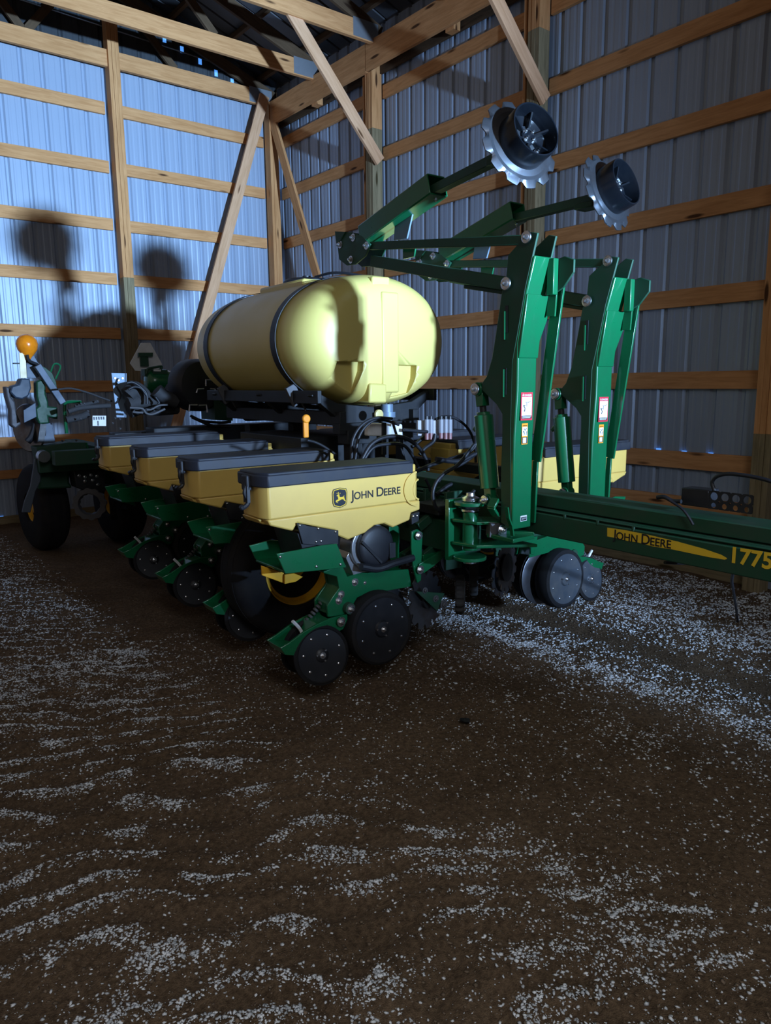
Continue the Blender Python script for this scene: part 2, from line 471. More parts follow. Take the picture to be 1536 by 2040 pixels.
def pebbles(name, n, box, smin, smax, seed, mat, power=1.0, dens=True, inv=False):
    rng = np.random.default_rng(seed)
    x = rng.uniform(box[0], box[1], n); y = rng.uniform(box[2], box[3], n)
    if dens:
        d = density(x, y) ** power
        if inv: d = 0.6 * np.ones_like(d)
        k = rng.uniform(0, 1, n) < d; x = x[k]; y = y[k]
    # near the camera axis only
    rx = x + 5.597; ry = y + 9.4413; dep = rx * 0.6096 + ry * 0.7736; lat = rx * 0.784 - ry * 0.62
    k = (dep > 0.35) & (np.abs(lat) < dep * 0.62 + 0.35) & (x < -0.06) & (y < -0.06)
    x = x[k]; y = y[k]; n = len(x)
    s = smin + (smax - smin) * rng.uniform(0, 1, n) ** 2.6
    z = height(x, y)
    t = (1 + 5 ** 0.5) / 2
    base = np.array([(1, 1, 1), (1, -1, -1), (-1, 1, -1), (-1, -1, 1), (1.25, 0, -0.6), (-0.7, 0.9, 0.9), (0, -1.2, 0.2), (-1.15, -0.3, -0.3)], float) * 0.5
    # convex irregular stone: an octahedron-like body
    base = np.array([(1, 0, 0), (-1, 0, 0), (0, 1, 0), (0, -1, 0), (0, 0, 0.75), (0, 0, -0.75)], float) * 0.5
    f = np.array([(0, 2, 4), (2, 1, 4), (1, 3, 4), (3, 0, 4), (2, 0, 5), (1, 2, 5), (3, 1, 5), (0, 3, 5)])
    base = np.vstack([base, np.array([(0.62, 0.62, 0.3), (-0.62, 0.6, 0.3), (-0.6, -0.62, 0.3), (0.6, -0.6, 0.3)]) * 0.55])
    f = np.array([(0, 6, 4), (6, 2, 4), (2, 7, 4), (7, 1, 4), (1, 8, 4), (8, 3, 4), (3, 9, 4), (9, 0, 4),
                  (6, 0, 5), (2, 6, 5), (7, 2, 5), (1, 7, 5), (8, 1, 5), (3, 8, 5), (9, 3, 5), (0, 9, 5)])
    nb = len(base)
    P = base[None] * (1 + rng.uniform(-0.28, 0.28, (n, nb, 3)))
    P = P * s[:, None, None] * np.stack([rng.uniform(0.8, 1.5, n), rng.uniform(0.6, 1.0, n), rng.uniform(0.5, 0.9, n)], 1)[:, None, :]
    a = rng.uniform(0, 2 * math.pi, n); tlt = rng.normal(0, 0.25, n)
    ca, sa, ct, st = np.cos(a), np.sin(a), np.cos(tlt), np.sin(tlt)
    X, Y, Z = P[..., 0], P[..., 1], P[..., 2]
    Y2 = Y * ct[:, None] - Z * st[:, None]; Z2 = Y * st[:, None] + Z * ct[:, None]
    X3 = X * ca[:, None] - Y2 * sa[:, None]; Y3 = X * sa[:, None] + Y2 * ca[:, None]
    V = np.stack([X3 + x[:, None], Y3 + y[:, None], Z2 + z[:, None] + s[:, None] * 0.12], 2).reshape(-1, 3)
    F = (f[None] + (np.arange(n) * nb)[:, None, None]).reshape(-1, 3)
    return np_mesh(name, V, F, mat)


def stone_mat(name, a, b_, rough=0.75):
    m, nt, b = new_mat(name)
    v = coords(nt, 'Object')
    n = noise(nt, 40, 2, v)
    r = ramp(nt, n.outputs[0], [(0.35, a), (0.65, b_)])
    nt.links.new(r.outputs[0], b.inputs['Base Color']); b.inputs['Roughness'].default_value = rough
    return m


M['stone'] = stone_mat('crushed_limestone', (0.42, 0.44, 0.46, 1), (0.88, 0.90, 0.92, 1), 0.6)
M['clod'] = stone_mat('dirt_clods', (0.10, 0.068, 0.042, 1), (0.21, 0.15, 0.10, 1), 0.95)
gv = pebbles('gravel', 400000, (-5.6, -2.2, -9.3, -5.0), 0.0028, 0.0135, 1, M['stone'])
tag(gv, 'pale crushed limestone gravel strewn in ripples over the brown dirt near the camera', 'gravel', kind='stuff')
gv2 = pebbles('gravel', 170000, (-3.2, -0.05, -9.0, -3.0), 0.004, 0.020, 2, M['stone'])
tag(gv2, 'pale crushed gravel banked along the foot of the ribbed side wall', 'gravel', kind='stuff')
gv3 = pebbles('gravel', 60000, (-5.6, -4.0, -5.4, -0.5), 0.007, 0.018, 3, M['stone'])
tag(gv3, 'pale gravel scattered at the far left beside the row of planter units', 'gravel', kind='stuff')
cl_ = pebbles('dirt', 60000, (-5.6, -1.0, -9.3, -4.0), 0.004, 0.014, 4, M['clod'], inv=True)
tag(cl_, 'small brown clods and grit lying over the packed dirt floor', 'dirt', kind='stuff')
gc = G().lathe([(0.002, -0.01), (0.02, -0.004), (0.026, 0.004), (0.016, 0.012), (0.003, 0.015)], (0, 0, 0), (0.2, 0.1, 1), 9, jitter=lambda j, i, r: r * (1 + 0.3 * math.sin(i * 2.3 + j)))
tag(obj('dirt_clod', gc, 'dark', loc=(-3.30, -7.12, FLOOR + 0.012)), 'small black clump lying alone on bare dirt in front of the planter', 'clod')

# ------------------------------------------------------------------ walls


def siding(name, x_len, z0, z1, to_world, ribs_off=0.0):
    """ribbed steel sheet; profile runs along s, d = outward depth"""
    prof = []; s = -0.02
    k = 0; start = -0.2286 + ribs_off
    pts = [(start, 0.0)]
    c = start
    while c < x_len:
        c += 0.2286
        # two small ribs between the major ones
        for q in (-0.152, -0.076):
            pts += [(c + q - 0.018, 0.0), (c + q - 0.007, 0.0024), (c + q + 0.007, 0.0024), (c + q + 0.018, 0.0)]
        pts += [(c - 0.030, 0.0), (c - 0.011, 0.021), (c + 0.011, 0.021), (c + 0.030, 0.0)]
    pts = [p for p in pts if 0 <= p[0] <= x_len]
    pts = [(0, 0)] + pts + [(x_len, 0)]
    g = G(); vs = []
    for z in (z0, z1):
        for p in pts: vs.append(to_world(p[0], p[1], z))
    n = len(pts)
    g.add(vs, [(i, i + 1, n + i + 1, n + i) for i in range(n - 1)])
    o = obj(name, g, 'steel', smooth=0)
    o['kind'] = 'structure'
    return o


siding('wall_left', 7.2, -0.12, 5.30, lambda s, d, z: (0.04 - s, 0.041 + d, z), 0.08)
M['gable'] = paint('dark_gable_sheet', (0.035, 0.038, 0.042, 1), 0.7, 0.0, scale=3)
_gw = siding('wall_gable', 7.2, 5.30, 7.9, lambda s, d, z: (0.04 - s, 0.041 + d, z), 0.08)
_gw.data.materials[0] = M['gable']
siding('wall_right', 13.5, -0.12, 5.5, lambda s, d, z: (0.041 + d, 0.04 - s, z), 0.10)

_dl = G().box((-2.43, -12.64, -0.1), (0.3, -12.58, 5.4))  # unseen leaf added to keep the spots off the right wall
for _k in range(11): _dl.box((-2.40 + 0.2286 * _k, -12.65, -0.1), (-2.45 + 0.2286 * _k, -12.64, 5.4))
tag(obj('light_blocker_1', _dl, 'steel', smooth=0), kind='structure')
_dl = G().box((-7.2, -12.64, -0.1), (-2.70, -12.58, 1.72))  # unseen low leaf added to shade near row units and floor
for _k in range(19): _dl.box((-7.0 + 0.2286 * _k, -12.65, -0.1), (-6.97 + 0.2286 * _k, -12.64, 1.72))
tag(obj('light_blocker_2', _dl, 'steel', smooth=0), kind='structure')

ORD = ['topmost', 'second from the top', 'third from the top', 'fourth from the top', 'fifth from the top', 'sixth from the top', 'seventh from the top', 'lowest']
GZ = [4.700, 4.041, 3.383, 2.741, 2.087, 1.441, 0.799, 0.45]  # lower edges


def board(name, p, q, w, h, up, mat, label, cat, group=None, ext=0):
    """wooden board whose own X axis runs along its length"""
    p = Vector(p); q = Vector(q); d = (q - p); L = d.length; d.normalize()
    y = Vector(up) - d * Vector(up).dot(d); y.normalize(); x = y.cross(d)
    g = G().box((0, -w / 2, -h / 2), (L, w / 2, h / 2))
    o = obj(name, g, mat, smooth=0, bevel=0.002)
    m = Matrix((d, x, y)).transposed().to_4x4(); m.translation = p
    o.matrix_world = m
    return tag(o, label, cat, group)


# left wall girts: bays corner-post and beyond the post
for i, z in enumerate(GZ):
    h = 0.137 if i < 7 else 0.10
    for (xa, xb, nm) in ((-0.215, -2.16, 'from corner to tall post'), (-2.345, -7.0, 'beyond the tall post')):
        if i == 7 and nm.startswith('from'): continue
        board('wall_girt', (xa, 0.0195, z + h / 2), (xb, 0.0195, z + h / 2), 0.038, h, (0, 0, 1), 'wood',
              'pine girt of the blue-lit wall, %s, %s' % (ORD[i], nm), 'girt', 'girts of the blue-lit wall')
bays = [(-0.08, -2.22, 'between corner and first post'), (-2.36, -4.64, 'between first and second posts'),
        (-4.77, -6.88, 'between second and third posts'), (-7.02, -9.6, 'past the third post')]
for i, z in enumerate(GZ):
    h = 0.137 if i < 7 else 0.12
    for bi, (ya, yb, nm) in enumerate(bays):
        if bi == 3 and i > 4: continue
        board('wall_girt', (0.0195, ya, z + h / 2), (0.0195, yb, z + h / 2), 0.038, h, (0, 0, 1), 'wood',
              'dark wall girt, %s, %s' % (ORD[i], nm), 'girt', 'girts of the dark ribbed wall')
# skirt boards at the ground
board('skirt_board', (0.0195, -0.1, -0.02), (0.0195, -6.88, -0.02), 0.038, 0.19, (0, 0, 1), 'wood_treated', 'treated ground board along the foot of the dark ribbed wall', 'board')
board('skirt_board', (-0.1, 0.0195, -0.05), (-7.0, 0.0195, -0.05), 0.038, 0.12, (0, 0, 1), 'wood_treated', 'treated ground board along the foot of the blue-lit wall', 'board')


def post(x, y, z1, along, label, seam):
    """three-ply post; 'along' = unit axis of the wall; upper part new pine, lower part treated"""
    t = empty('wall_post', (x, y, FLOOR)); tag(t, label, 'post')
    z1 -= FLOOR
    for k in range(3):
        g = G(); a = (-0.066 + 0.044 * k + 0.001); b = a + 0.042
        sm_ = seam + (0.35 if k == 1 else 0) * 0
        if along == 'x': A0, A1 = (a, -0.075 - 0.004 * (k == 1), 0), (b, 0.066, 0)
        else: A0, A1 = (-0.075 - 0.004 * (k == 1), a, 0), (0.066, b, 0)
        for (za, zb, mt, nm) in ((-0.1, sm_, 'wood_treated', 'lower_ply'), (sm_, z1, 'wood', 'upper_ply')):
            # local X runs up the board so the grain follows it
            h = zb - za
            g = G()
            g.box((za, A0[1], -A1[0]), (zb, A1[1], -A0[0]))
            o = obj(nm, g, mt, t, smooth=0, bevel=0.002)
            o.rotation_euler = (0, -math.pi / 2, 0)
    return t


post(-2.25, -0.07, 5.75, 'x', 'tall three-ply post in the middle of the blue-lit wall', 2.9)
post(-0.135, -0.07, 5.25, 'x', 'corner post where the blue-lit and the dark wall meet', 2.85)
post(-0.07, -2.285, 5.2, 'y', 'first post along the dark wall from the corner, behind the yellow tank', 4.45)
post(-0.07, -4.70, 5.2, 'y', 'second post along the dark wall, behind the raised marker arms', 4.65)
post(-0.07, -6.95, 5.2, 'y', 'third post along the dark wall, at the right edge of the view', 1.2)
for (y, l, s) in ((-2.17, 'flat pine plank fixed to the side of the first post from the corner', 0), (-4.59, 'flat pine plank fixed to the side of the second post from the corner', 0)):
    board('post_plank', (-0.05, y, 0.9), (-0.05, y, 4.95), 0.03, 0.16, (1, 0, 0), 'wood', l, 'plank')

# header beam carrying the trusses
board('header_beam', (-0.165, -0.02, 5.10), (-0.165, -2.29, 5.10), 0.040, 0.29, (0, 0, 1), 'wood', 'deep pine header beam under the trusses, length nearest the corner', 'beam', 'header beams')
board('header_beam', (-0.168, -2.295, 5.105), (-0.168, -4.70, 5.105), 0.040, 0.29, (0, 0, 1), 'wood', 'deep pine header beam under the trusses, middle length', 'beam', 'header beams')
board('header_beam', (-0.165, -4.705, 5.10), (-0.165, -9.5, 5.10), 0.040, 0.29, (0, 0, 1), 'wood', 'deep pine header beam under the trusses, length nearest the camera', 'beam', 'header beams')
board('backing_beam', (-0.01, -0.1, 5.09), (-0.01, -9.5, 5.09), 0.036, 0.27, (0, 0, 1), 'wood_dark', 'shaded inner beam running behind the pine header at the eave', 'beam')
for (y, l) in ((-1.17, 'small pine block under the header beam near the corner'), (-3.62, 'small pine block under the header beam at its middle')):
    board('header_block', (-0.10, y, 4.93), (-0.10, y, 5.2), 0.09, 0.12, (0, 1, 0), 'wood', l, 'block')

# braces
board('wall_brace', (-0.27, -0.165, 5.30), (-1.93, -0.165, 0.50), 0.038, 0.135, (1, 0, 0.35), 'wood_pale', 'long diagonal brace across the blue-lit wall, ending behind the tank', 'brace')
board('wall_brace', (-0.165, -0.18, 5.0), (-0.165, -1.95, 1.2), 0.038, 0.135, (0, -1, 0.35), 'wood', 'diagonal brace on the dark wall beside the corner post', 'brace')
board('knee_brace', (-1.294, -2.41, 5.331), (-0.086, -2.41, 4.002), 0.036, 0.135, (1, 0, 0.8), 'wood_pale', 'pale knee brace from the first post up to the truss above the tank', 'brace')
board('knee_brace', (-0.956, -4.8, 4.828), (-0.078, -4.8, 3.977), 0.036, 0.135, (1, 0, 0.8), 'wood_pale', 'pale knee brace running down to the second post above the marker disc', 'brace')

# ------------------------------------------------------------------ roof
SL = 0.345; RZ = 5.26
g = G()
pts = []; c = 0.0; yy = 0.1
prof = []
while yy > -11.0:
    prof += [(yy, 0), (yy - 0.19, 0), (yy - 0.2, 0.018), (yy - 0.22, 0.018)]
    yy -= 0.2286
vs = [(0.15, y, RZ + 0.26 - SL * 0.15 + d) for y, d in prof] + [(-8.0, y, RZ + 0.26 + SL * 8.0 + d) for y, d in prof]
n = len(prof)
g.add(vs, [(i, i + 1, n + i + 1, n + i) for i in range(n - 1)])
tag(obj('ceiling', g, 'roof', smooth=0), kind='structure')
for k in range(10):
    x = -0.25 - 0.61 * k
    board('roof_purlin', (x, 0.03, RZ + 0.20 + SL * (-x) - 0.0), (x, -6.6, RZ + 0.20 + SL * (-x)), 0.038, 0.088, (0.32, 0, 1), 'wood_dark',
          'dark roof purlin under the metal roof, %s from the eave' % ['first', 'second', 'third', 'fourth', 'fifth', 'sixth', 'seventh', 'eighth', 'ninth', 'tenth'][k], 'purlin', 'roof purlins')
tn = ['end truss against the blue-lit wall', 'second truss out from the blue-lit wall', 'third truss out, above the first knee brace', 'fourth truss out from the blue-lit wall', 'fifth truss out, at the second knee brace']
for k, y in enumerate((-0.075, -1.2, -2.42, -3.62, -4.84)):
    t = empty('roof_truss', (-0.12, y, 5.2)); tag(t, 'wooden roof truss: ' + tn[k], 'truss', 'roof trusses')

    def tb(nm, p, q, h, mat='wood', w=0.04):
        p = Vector(p); q = Vector(q); d = q - p; L = d.length; d.normalize()
        yv = Vector((0, 0, 1)) - d * d.z; yv.normalize(); xv = yv.cross(d)
        o = obj(nm, G().box((0, -w / 2, -h / 2), (L, w / 2, h / 2)), mat, t, smooth=0, bevel=0.002)
        m = Matrix((d, xv, yv)).transposed().to_4x4(); m.translation = p
        o.matrix_local = m
        return o
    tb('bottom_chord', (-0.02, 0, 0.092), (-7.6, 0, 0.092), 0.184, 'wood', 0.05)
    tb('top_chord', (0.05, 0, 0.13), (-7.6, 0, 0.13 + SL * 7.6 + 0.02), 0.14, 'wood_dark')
    wb = []
    for (a, b, c_, d_) in ((-1.35, 0.17, -1.9, 0.13 + SL * 1.9 - 0.06), (-2.45, 0.13 + SL * 2.45 - 0.06, -3.05, 0.17), (-3.1, 0.17, -4.2, 0.13 + SL * 4.2 - 0.06), (-4.3, 0.13 + SL * 4.3 - 0.06, -5.4, 0.17)):
        tb('web', (a, 0, b), (c_, 0, d_), 0.09, 'wood_dark')
    for s_ in (-1, 1):
        for (xa, xb, za, zb) in ((-0.34, 0.0, 0.012, 0.20),):
            o = obj('gusset_plate', G().box((xa, s_ * 0.0255 - 0.0012, za), (xb, s_ * 0.0255 + 0.0012, zb)), 'plate', t, smooth=0, label='grey toothed metal gusset plate')
    # underside shim
board('gable_flashing', (-0.9, 0.03, 5.62), (-7.0, 0.03, 5.86), 0.01, 0.014, (0, 0, 1), 'plate', 'thin pale metal flashing line across the dark gable', 'flashing')
# daylight leaks: gaps between the siding ribs and the boards, with sky behind
leaks = []
for (x, y) in ((325, 78), (361, 99), (397, 122), (430, 145), (462, 163)):
    pass
LK = [(-1.538, 0.045, 5.741), (-1.314, 0.045, 5.677), (-1.076, 0.045, 5.6), (-0.859, 0.045, 5.509), (-0.632, 0.045, 5.457)]
for p in LK:
    tag(obj('daylight_gap', G().box((p[0] - 0.022, 0.036, p[2] - 0.045), (p[0] + 0.022, 0.040, p[2] + 0.03)), 'sky_gap', smooth=0), 'small bright gap of daylight under the roof line of the end wall', 'gap', 'daylight gaps under the roof line')
LK2 = [(0.045, -6.02, 0.935), (0.045, -6.251, 0.929), (0.045, -6.477, 0.928)]
LK3 = [(0.045, -5.798, -0.045), (0.045, -6.027, -0.057), (0.045, -6.485, -0.05), (0.045, -6.722, -0.048)]
for p, gr in [(q, 'above the low girt') for q in LK2] + [(q, 'by the ground board') for q in LK3]:
    tag(obj('daylight_gap', G().box((0.030, p[1] - 0.020, p[2] - 0.012), (0.052, p[1] + 0.020, p[2] + 0.012)), 'sky_gap', smooth=0), 'blue daylight gap in the dark ribbed wall %s' % gr, 'gap', 'daylight gaps ' + gr)
LK4 = [(-3.717, 0.045, 0.925), (-3.887, 0.045, 0.001), (-3.707, 0.045, -0.051), (-3.72, 0.045, 1.43), (-1.292, 0.045, 5.711)]
for p in LK4[:4]:
    tag(obj('daylight_gap', G().box((p[0] - 0.02, 0.030, p[2] - 0.012), (p[0] + 0.02, 0.052, p[2] + 0.012)), 'sky_gap', smooth=0), 'blue daylight gap at the low left of the blue-lit wall', 'gap', 'daylight gaps of the blue-lit wall')

# ------------------------------------------------------------------ planter
PL = empty('planter', tuple(O_), None, TH)
tag(PL, 'green and yellow folded row-crop planter with a yellow tank and two raised marker arms', 'planter')
# ---- one row unit; u runs from its rear (outboard) towards the tongue, w across it (near side negative)
def wheel(name, c, axis, r, wdt, parent, mats=('rubber', 'black', 'zinc'), rivets=8, rr=0.62, dish=0.012, inner=0.8, ribs=0, label=None):
    """wheel with the visible face at c, axis pointing out of that face"""
    ax = Vector(axis).normalized(); c = Vector(c)
    g = G()
    prof = [(r * inner, -0.004), (r * 0.9, 0.0), (r * 0.97, -0.008), (r, -0.03 if wdt > 0.05 else -wdt * 0.3), (r, -wdt + 0.02 if wdt > 0.05 else -wdt * 0.7), (r * 0.96, -wdt), (r * inner, -wdt)]
    jit = (lambda j, i, q: q * (1.0 if i % 2 else 0.94)) if ribs else None
    g.lathe(prof, c, ax, ribs * 2 if ribs else 40, closed=True, jitter=jit)
    g.mat(1)
    g.lathe([(0.012, 0.004), (r * 0.2, 0.0), (r * 0.24, -dish), (r * rr, -dish * 0.8), (r * inner * 1.01, -dish * 0.4), (r * inner * 1.01, -wdt * 0.9), (0.012, -wdt * 0.7)], c, ax, 32)
    x, y, d = frame(ax)
    g.mat(2)
    g.bolt(c + d * 0.002, ax, 0.010, 0.010)
    for k in range(rivets):
        a = 2 * math.pi * k / rivets + 0.3
        p = c + (x * math.cos(a) + y * math.sin(a)) * r * 0.68 - d * dish * 0.7
        g.lathe([(0.0075, 0), (0.0065, 0.004), (0.003, 0.006)], p, d, 8)
    for k in range(3):
        a = 2 * math.pi * k / 3 + 0.9
        p = c + (x * math.cos(a) + y * math.sin(a)) * r * 0.2
        g.lathe([(0.006, 0), (0.005, 0.005)], p, d, 6)
    return obj(name, g, mats, parent, smooth=40, label=label)


def toothed(name, c, axis, r, parent, teeth=10, depth=0.04, th=0.006, mat='blade', hub='dark', cup=0.0, pre=0.0):
    c = Vector(c); x, y, d = frame(axis); g = G(); n = teeth * 8; ring = []
    for side in (0, 1):
        for i in range(n):
            a = 2 * math.pi * i / n; ph = (i % 8) / 8
            k = 0 if ph < 0.5 else depth * math.sin((ph - 0.5) * 2 * math.pi)
            rr = r - k
            ring.append(c + (x * math.cos(a) + y * math.sin(a)) * rr + d * (side * th))
    for side in (0, 1):
        for i in range(n):
            a = 2 * math.pi * i / n
            ring.append(c + (x * math.cos(a) + y * math.sin(a)) * (r - depth) * 0.97 + d * (side * th + cup * 0.3))
    fs = []
    for i in range(n):
        j = (i + 1) % n
        fs += [(i, j, n + j, n + i), (i, 2 * n + i, 2 * n + j, j), (n + i, n + j, 3 * n + j, 3 * n + i)]
    fs += [tuple(range(2 * n, 3 * n)), tuple(range(3 * n, 4 * n))[::-1]]
    g.add(ring, fs)
    g.lathe([((r - depth) * 0.97, cup * 0.3), (r * 0.45, cup), (0.01, cup)], c, d, 48)
    g.mat(1); g.lathe([(r * 0.28, -0.02 + cup), (r * 0.28, 0.02 + cup + th), (r * 0.15, 0.03 + cup)], c, d, 16)
    return obj(name, g, [mat, hub], parent, smooth=25)


RU = empty('row_unit', (0, -0.125, 0), PL)
# hopper: upper body, tapering lower body
g = G()
plan = [(-0.02, 0.10), (0.0, 0.125), (0.86, 0.125), (0.90, 0.10), (0.90, -0.10), (0.87, -0.125), (0.0, -0.125), (-0.028, -0.07)]
low = [(0.0, 0.90), (0.012, 0.872), (0.13, 0.832), (0.155, 0.868), (0.36, 0.808), (0.372, 0.782), (0.44, 0.748), (0.545, 0.77), (0.60, 0.80), (0.665, 0.803), (0.72, 0.775), (0.83, 0.80), (0.84, 0.838), (0.90, 0.848), (0.90, 0.90)]
n = len(plan)
g.prism([(a * 0.985 + 0.006, b * 0.985) for a, b in plan], 'z', 0.90, 1.056)
g.prism([(0.835, -0.112), (0.885, -0.10), (0.885, 0.10), (0.835, 0.112)], 'z', 1.05, 1.092)
g.prism(low, 'v', -0.117, 0.117)
g.prism([(-0.02, 0.90), (0.0, 0.872), (0.15, 0.835), (0.15, 0.90)], 'v', -0.06, 0.115)
HP = obj('hopper', g, 'yellow', RU, smooth=30, bevel=0.008)
g = G().lathe([(0.098, -0.1255), (0.103, -0.1285), (0.107, -0.1255)], (0.80, 0, 0.965), (0, 1, 0), 40)
g = G()
for k in range(28):
    a0 = math.radians(95 + k * 6.2); a1 = math.radians(95 + (k + 1) * 6.2)
    g.bar((0.875 + 0.088 * math.cos(a0), -0.1255, 0.965 + 0.088 * math.sin(a0)), (0.875 + 0.088 * math.cos(a1), -0.1255, 0.965 + 0.088 * math.sin(a1)), 0.009, 0.009, (0, 1, 0))
for k in range(14):
    a0 = math.radians(105 + k * 11); a1 = math.radians(105 + (k + 1) * 11)
    g.bar((0.895 + 0.045 * math.cos(a0), -0.120, 0.96 + 0.055 * math.sin(a0)), (0.895 + 0.045 * math.cos(a1), -0.120, 0.96 + 0.055 * math.sin(a1)), 0.008, 0.010, (0, 1, 0))
obj('embossed_ring', g, 'yellow', RU, smooth=0)
# lid
g = G()
lp_ = [(-0.034, 0.10), (-0.022, 0.133), (0.84, 0.133), (0.84, -0.135), (0.0, -0.135), (-0.038, -0.07)]
g.prism(lp_, 'z', 1.050, 1.106)
g.prism([(a * 0.98 + 0.008, b * 0.93) for a, b in lp_], 'z', 1.10, 1.116)
g.box((-0.055, -0.03, 1.03), (-0.03, 0.03, 1.10))
LD = obj('hopper_lid', g, 'lid', RU, bevel=0.006)
g = G().tube([(-0.045, -0.01, 1.06), (-0.058, -0.012, 1.02), (-0.045, -0.014, 0.985), (-0.05, -0.016, 0.965), (-0.075, -0.018, 0.952), (-0.085, -0.02, 0.962)], 0.011, 8)
g.box((-0.055, -0.03, 0.975), (-0.04, 0.01, 1.05))
obj('lid_latch', g, 'black', RU, bevel=0.003)
# bracket under the hopper
g = G().prism([(0.143, 0.872), (0.212, 0.848), (0.373, 0.807), (0.371, 0.737), (0.288, 0.742), (0.171, 0.767)], 'v', -0.132, -0.122)
g.prism([(0.15, 0.82), (0.37, 0.76), (0.37, 0.66), (0.20, 0.66)], 'v', -0.12, 0.12)
g.mat(1)
for p in [(0.157, 0.859), (0.258, 0.83), (0.355, 0.802), (0.244, 0.768), (0.272, 0.768), (0.84, 0.823), (0.866, 0.822)]:
    g.lathe([(0.0075, 0), (0.006, 0.005), (0.002, 0.007)], (p[0], -0.131, p[1]), (0, -1, 0), 10)
obj('hopper_bracket', g, ['black', 'zinc'], RU, bevel=0.002)
g = G().prism([(0.834, 0.833), (0.888, 0.842), (0.882, 0.791), (0.834, 0.778)], 'v', -0.128, -0.08)
obj('bracket_tab', g, 'black', RU, bevel=0.002)
# rear shield: two flared green plates joined underneath
sp = [(0.016, 0.748), (0.09, 0.749), (0.273, 0.753), (0.345, 0.749), (0.396, 0.623), (0.229, 0.634), (0.058, 0.647)]
g = G().prism(sp, 'v', -0.160, -0.150)
sp2 = [(0.027, 0.733), (0.144, 0.745), (0.228, 0.73), (0.243, 0.562), (0.095, 0.632), (0.057, 0.663)]
g.prism(sp2, 'v', 0.138, 0.148)
g.prism([(sp[6][0], sp[6][1]), (sp[4][0], sp[4][1]), (sp[4][0], sp[4][1] + 0.012), (sp[6][0], sp[6][1] + 0.012)], 'v', -0.155, 0.14)
g.mat(1)
for p in [(0.225, 0.656), (0.361, 0.645), (0.033, 0.732)]:
    g.lathe([(0.008, 0), (0.006, 0.006)], (p[0], -0.161, p[1]), (0, -1, 0), 10)
obj('rear_shield', g, ['green', 'zinc'], RU, bevel=0.003)
# orange-yellow marker plate below the shield
g = G().prism([(0.029, 0.655), (0.149, 0.6), (0.147, 0.547), (0.03, 0.607)], 'v', 0.02, 0.03)
g.prism([(0.143, 0.596), (0.194, 0.594), (0.244, 0.568), (0.203, 0.55), (0.14, 0.549)], 'v', 0.0, 0.012)
obj('downforce_bracket', g, 'rim_yellow', RU, bevel=0.002, label='yellow plate below the green shield')
# shank
g = G()
shp = [(0.324, 0.596), (0.435, 0.61), (0.465, 0.545), (0.559, 0.551), (0.861, 0.52), (0.885, 0.419), (0.716, 0.425), (0.601, 0.441), (0.523, 0.423), (0.495, 0.39), (0.456, 0.351), (0.418, 0.349), (0.344, 0.355), (0.34, 0.416), (0.373, 0.455), (0.414, 0.494), (0.402, 0.556), (0.324, 0.587)]
g.prism(shp, 'v', -0.065, -0.050); g.prism(shp, 'v', 0.050, 0.065)
g.prism([(a * 0.94 + 0.03, b * 0.94 + 0.03) for a, b in shp], 'v', -0.051, 0.051)
g.bar((0.35, 0, 0.60), (0.44, 0, 0.55), 0.10, 0.03)
obj('shank', g, 'green', RU, bevel=0.003)
for (px, py, r) in [(0.51, 0.509, 0.013), (0.424, 0.459, 0.013), (0.409, 0.43, 0.013)] + [(0.573, 0.494, 0.006)]:
    obj('bolt', G().bolt((px, -0.064, py), (0, -1, 0), r, r * 0.8), 'zinc', RU, smooth=0)
# pivot boss and closing wheel arm
b1 = (0.461, 0.383); b2 = (0.4, 0.328)
g = G().cyl((b1[0], 0.08, b1[1]), (b1[0], -0.095, b1[1]), 0.03, 20)
obj('pivot_boss', g, 'green_dusty', RU, bevel=0.002)
for p, r in ((b1, 0.017), (b2, 0.019)):
    g = G().bolt((p[0], -0.096, p[1]), (0, -1, 0), r * 0.8, 0.012); g.lathe([(r * 1.35, 0), (r * 1.3, 0.004)], (p[0], -0.096, p[1]), (0, -1, 0), 24)
    obj('bolt', g, 'zinc', RU, smooth=30)
g = G()
ar = [(0.447, 0.355), (0.448, 0.327), (0.42, 0.281), (0.372, 0.268), (0.289, 0.291), (0.227, 0.277), (0.166, 0.245), (0.135, 0.207), (0.082, 0.224), (0.059, 0.265), (0.108, 0.281), (0.188, 0.317), (0.27, 0.341), (0.337, 0.354)]
g.prism(ar, 'v', -0.085, -0.073); g.prism(ar, 'v', 0.05, 0.062)
g.prism([ar[9], ar[8], ar[7], ar[6]], 'v', -0.08, 0.055)
g.prism([ar[12], ar[13], ar[4], ar[5]], 'v', -0.08, 0.055)
obj('closing_arm', g, 'green', RU, bevel=0.003)
hl = [(0.176, 0.353), (0.205, 0.319), (0.226, 0.283), (0.223, 0.255)]
obj('lever', G().tube([(p[0], 0.0, p[1]) for p in hl], 0.009, 6), 'white', RU, label='pale grey adjusting lever')
g = G()
for k in range(9):
    g.lathe([(0.014, 0), (0.016, 0.006), (0.014, 0.012)], (0.27 + k * 0.016, 0.02, 0.33 + k * 0.014), (0.75, 0, 0.66), 12)
obj('spring', g, 'grey', RU)
wheel('closing_wheel', (0.275, -0.115, 0.185), (-0.10, -1, 0.18), 0.150, 0.032, RU, rivets=7, inner=0.86, dish=0.006)
wheel('closing_wheel', (0.285, 0.085, 0.185), (-0.10, 1, 0.18), 0.150, 0.032, RU, rivets=7, inner=0.86, dish=0.006)
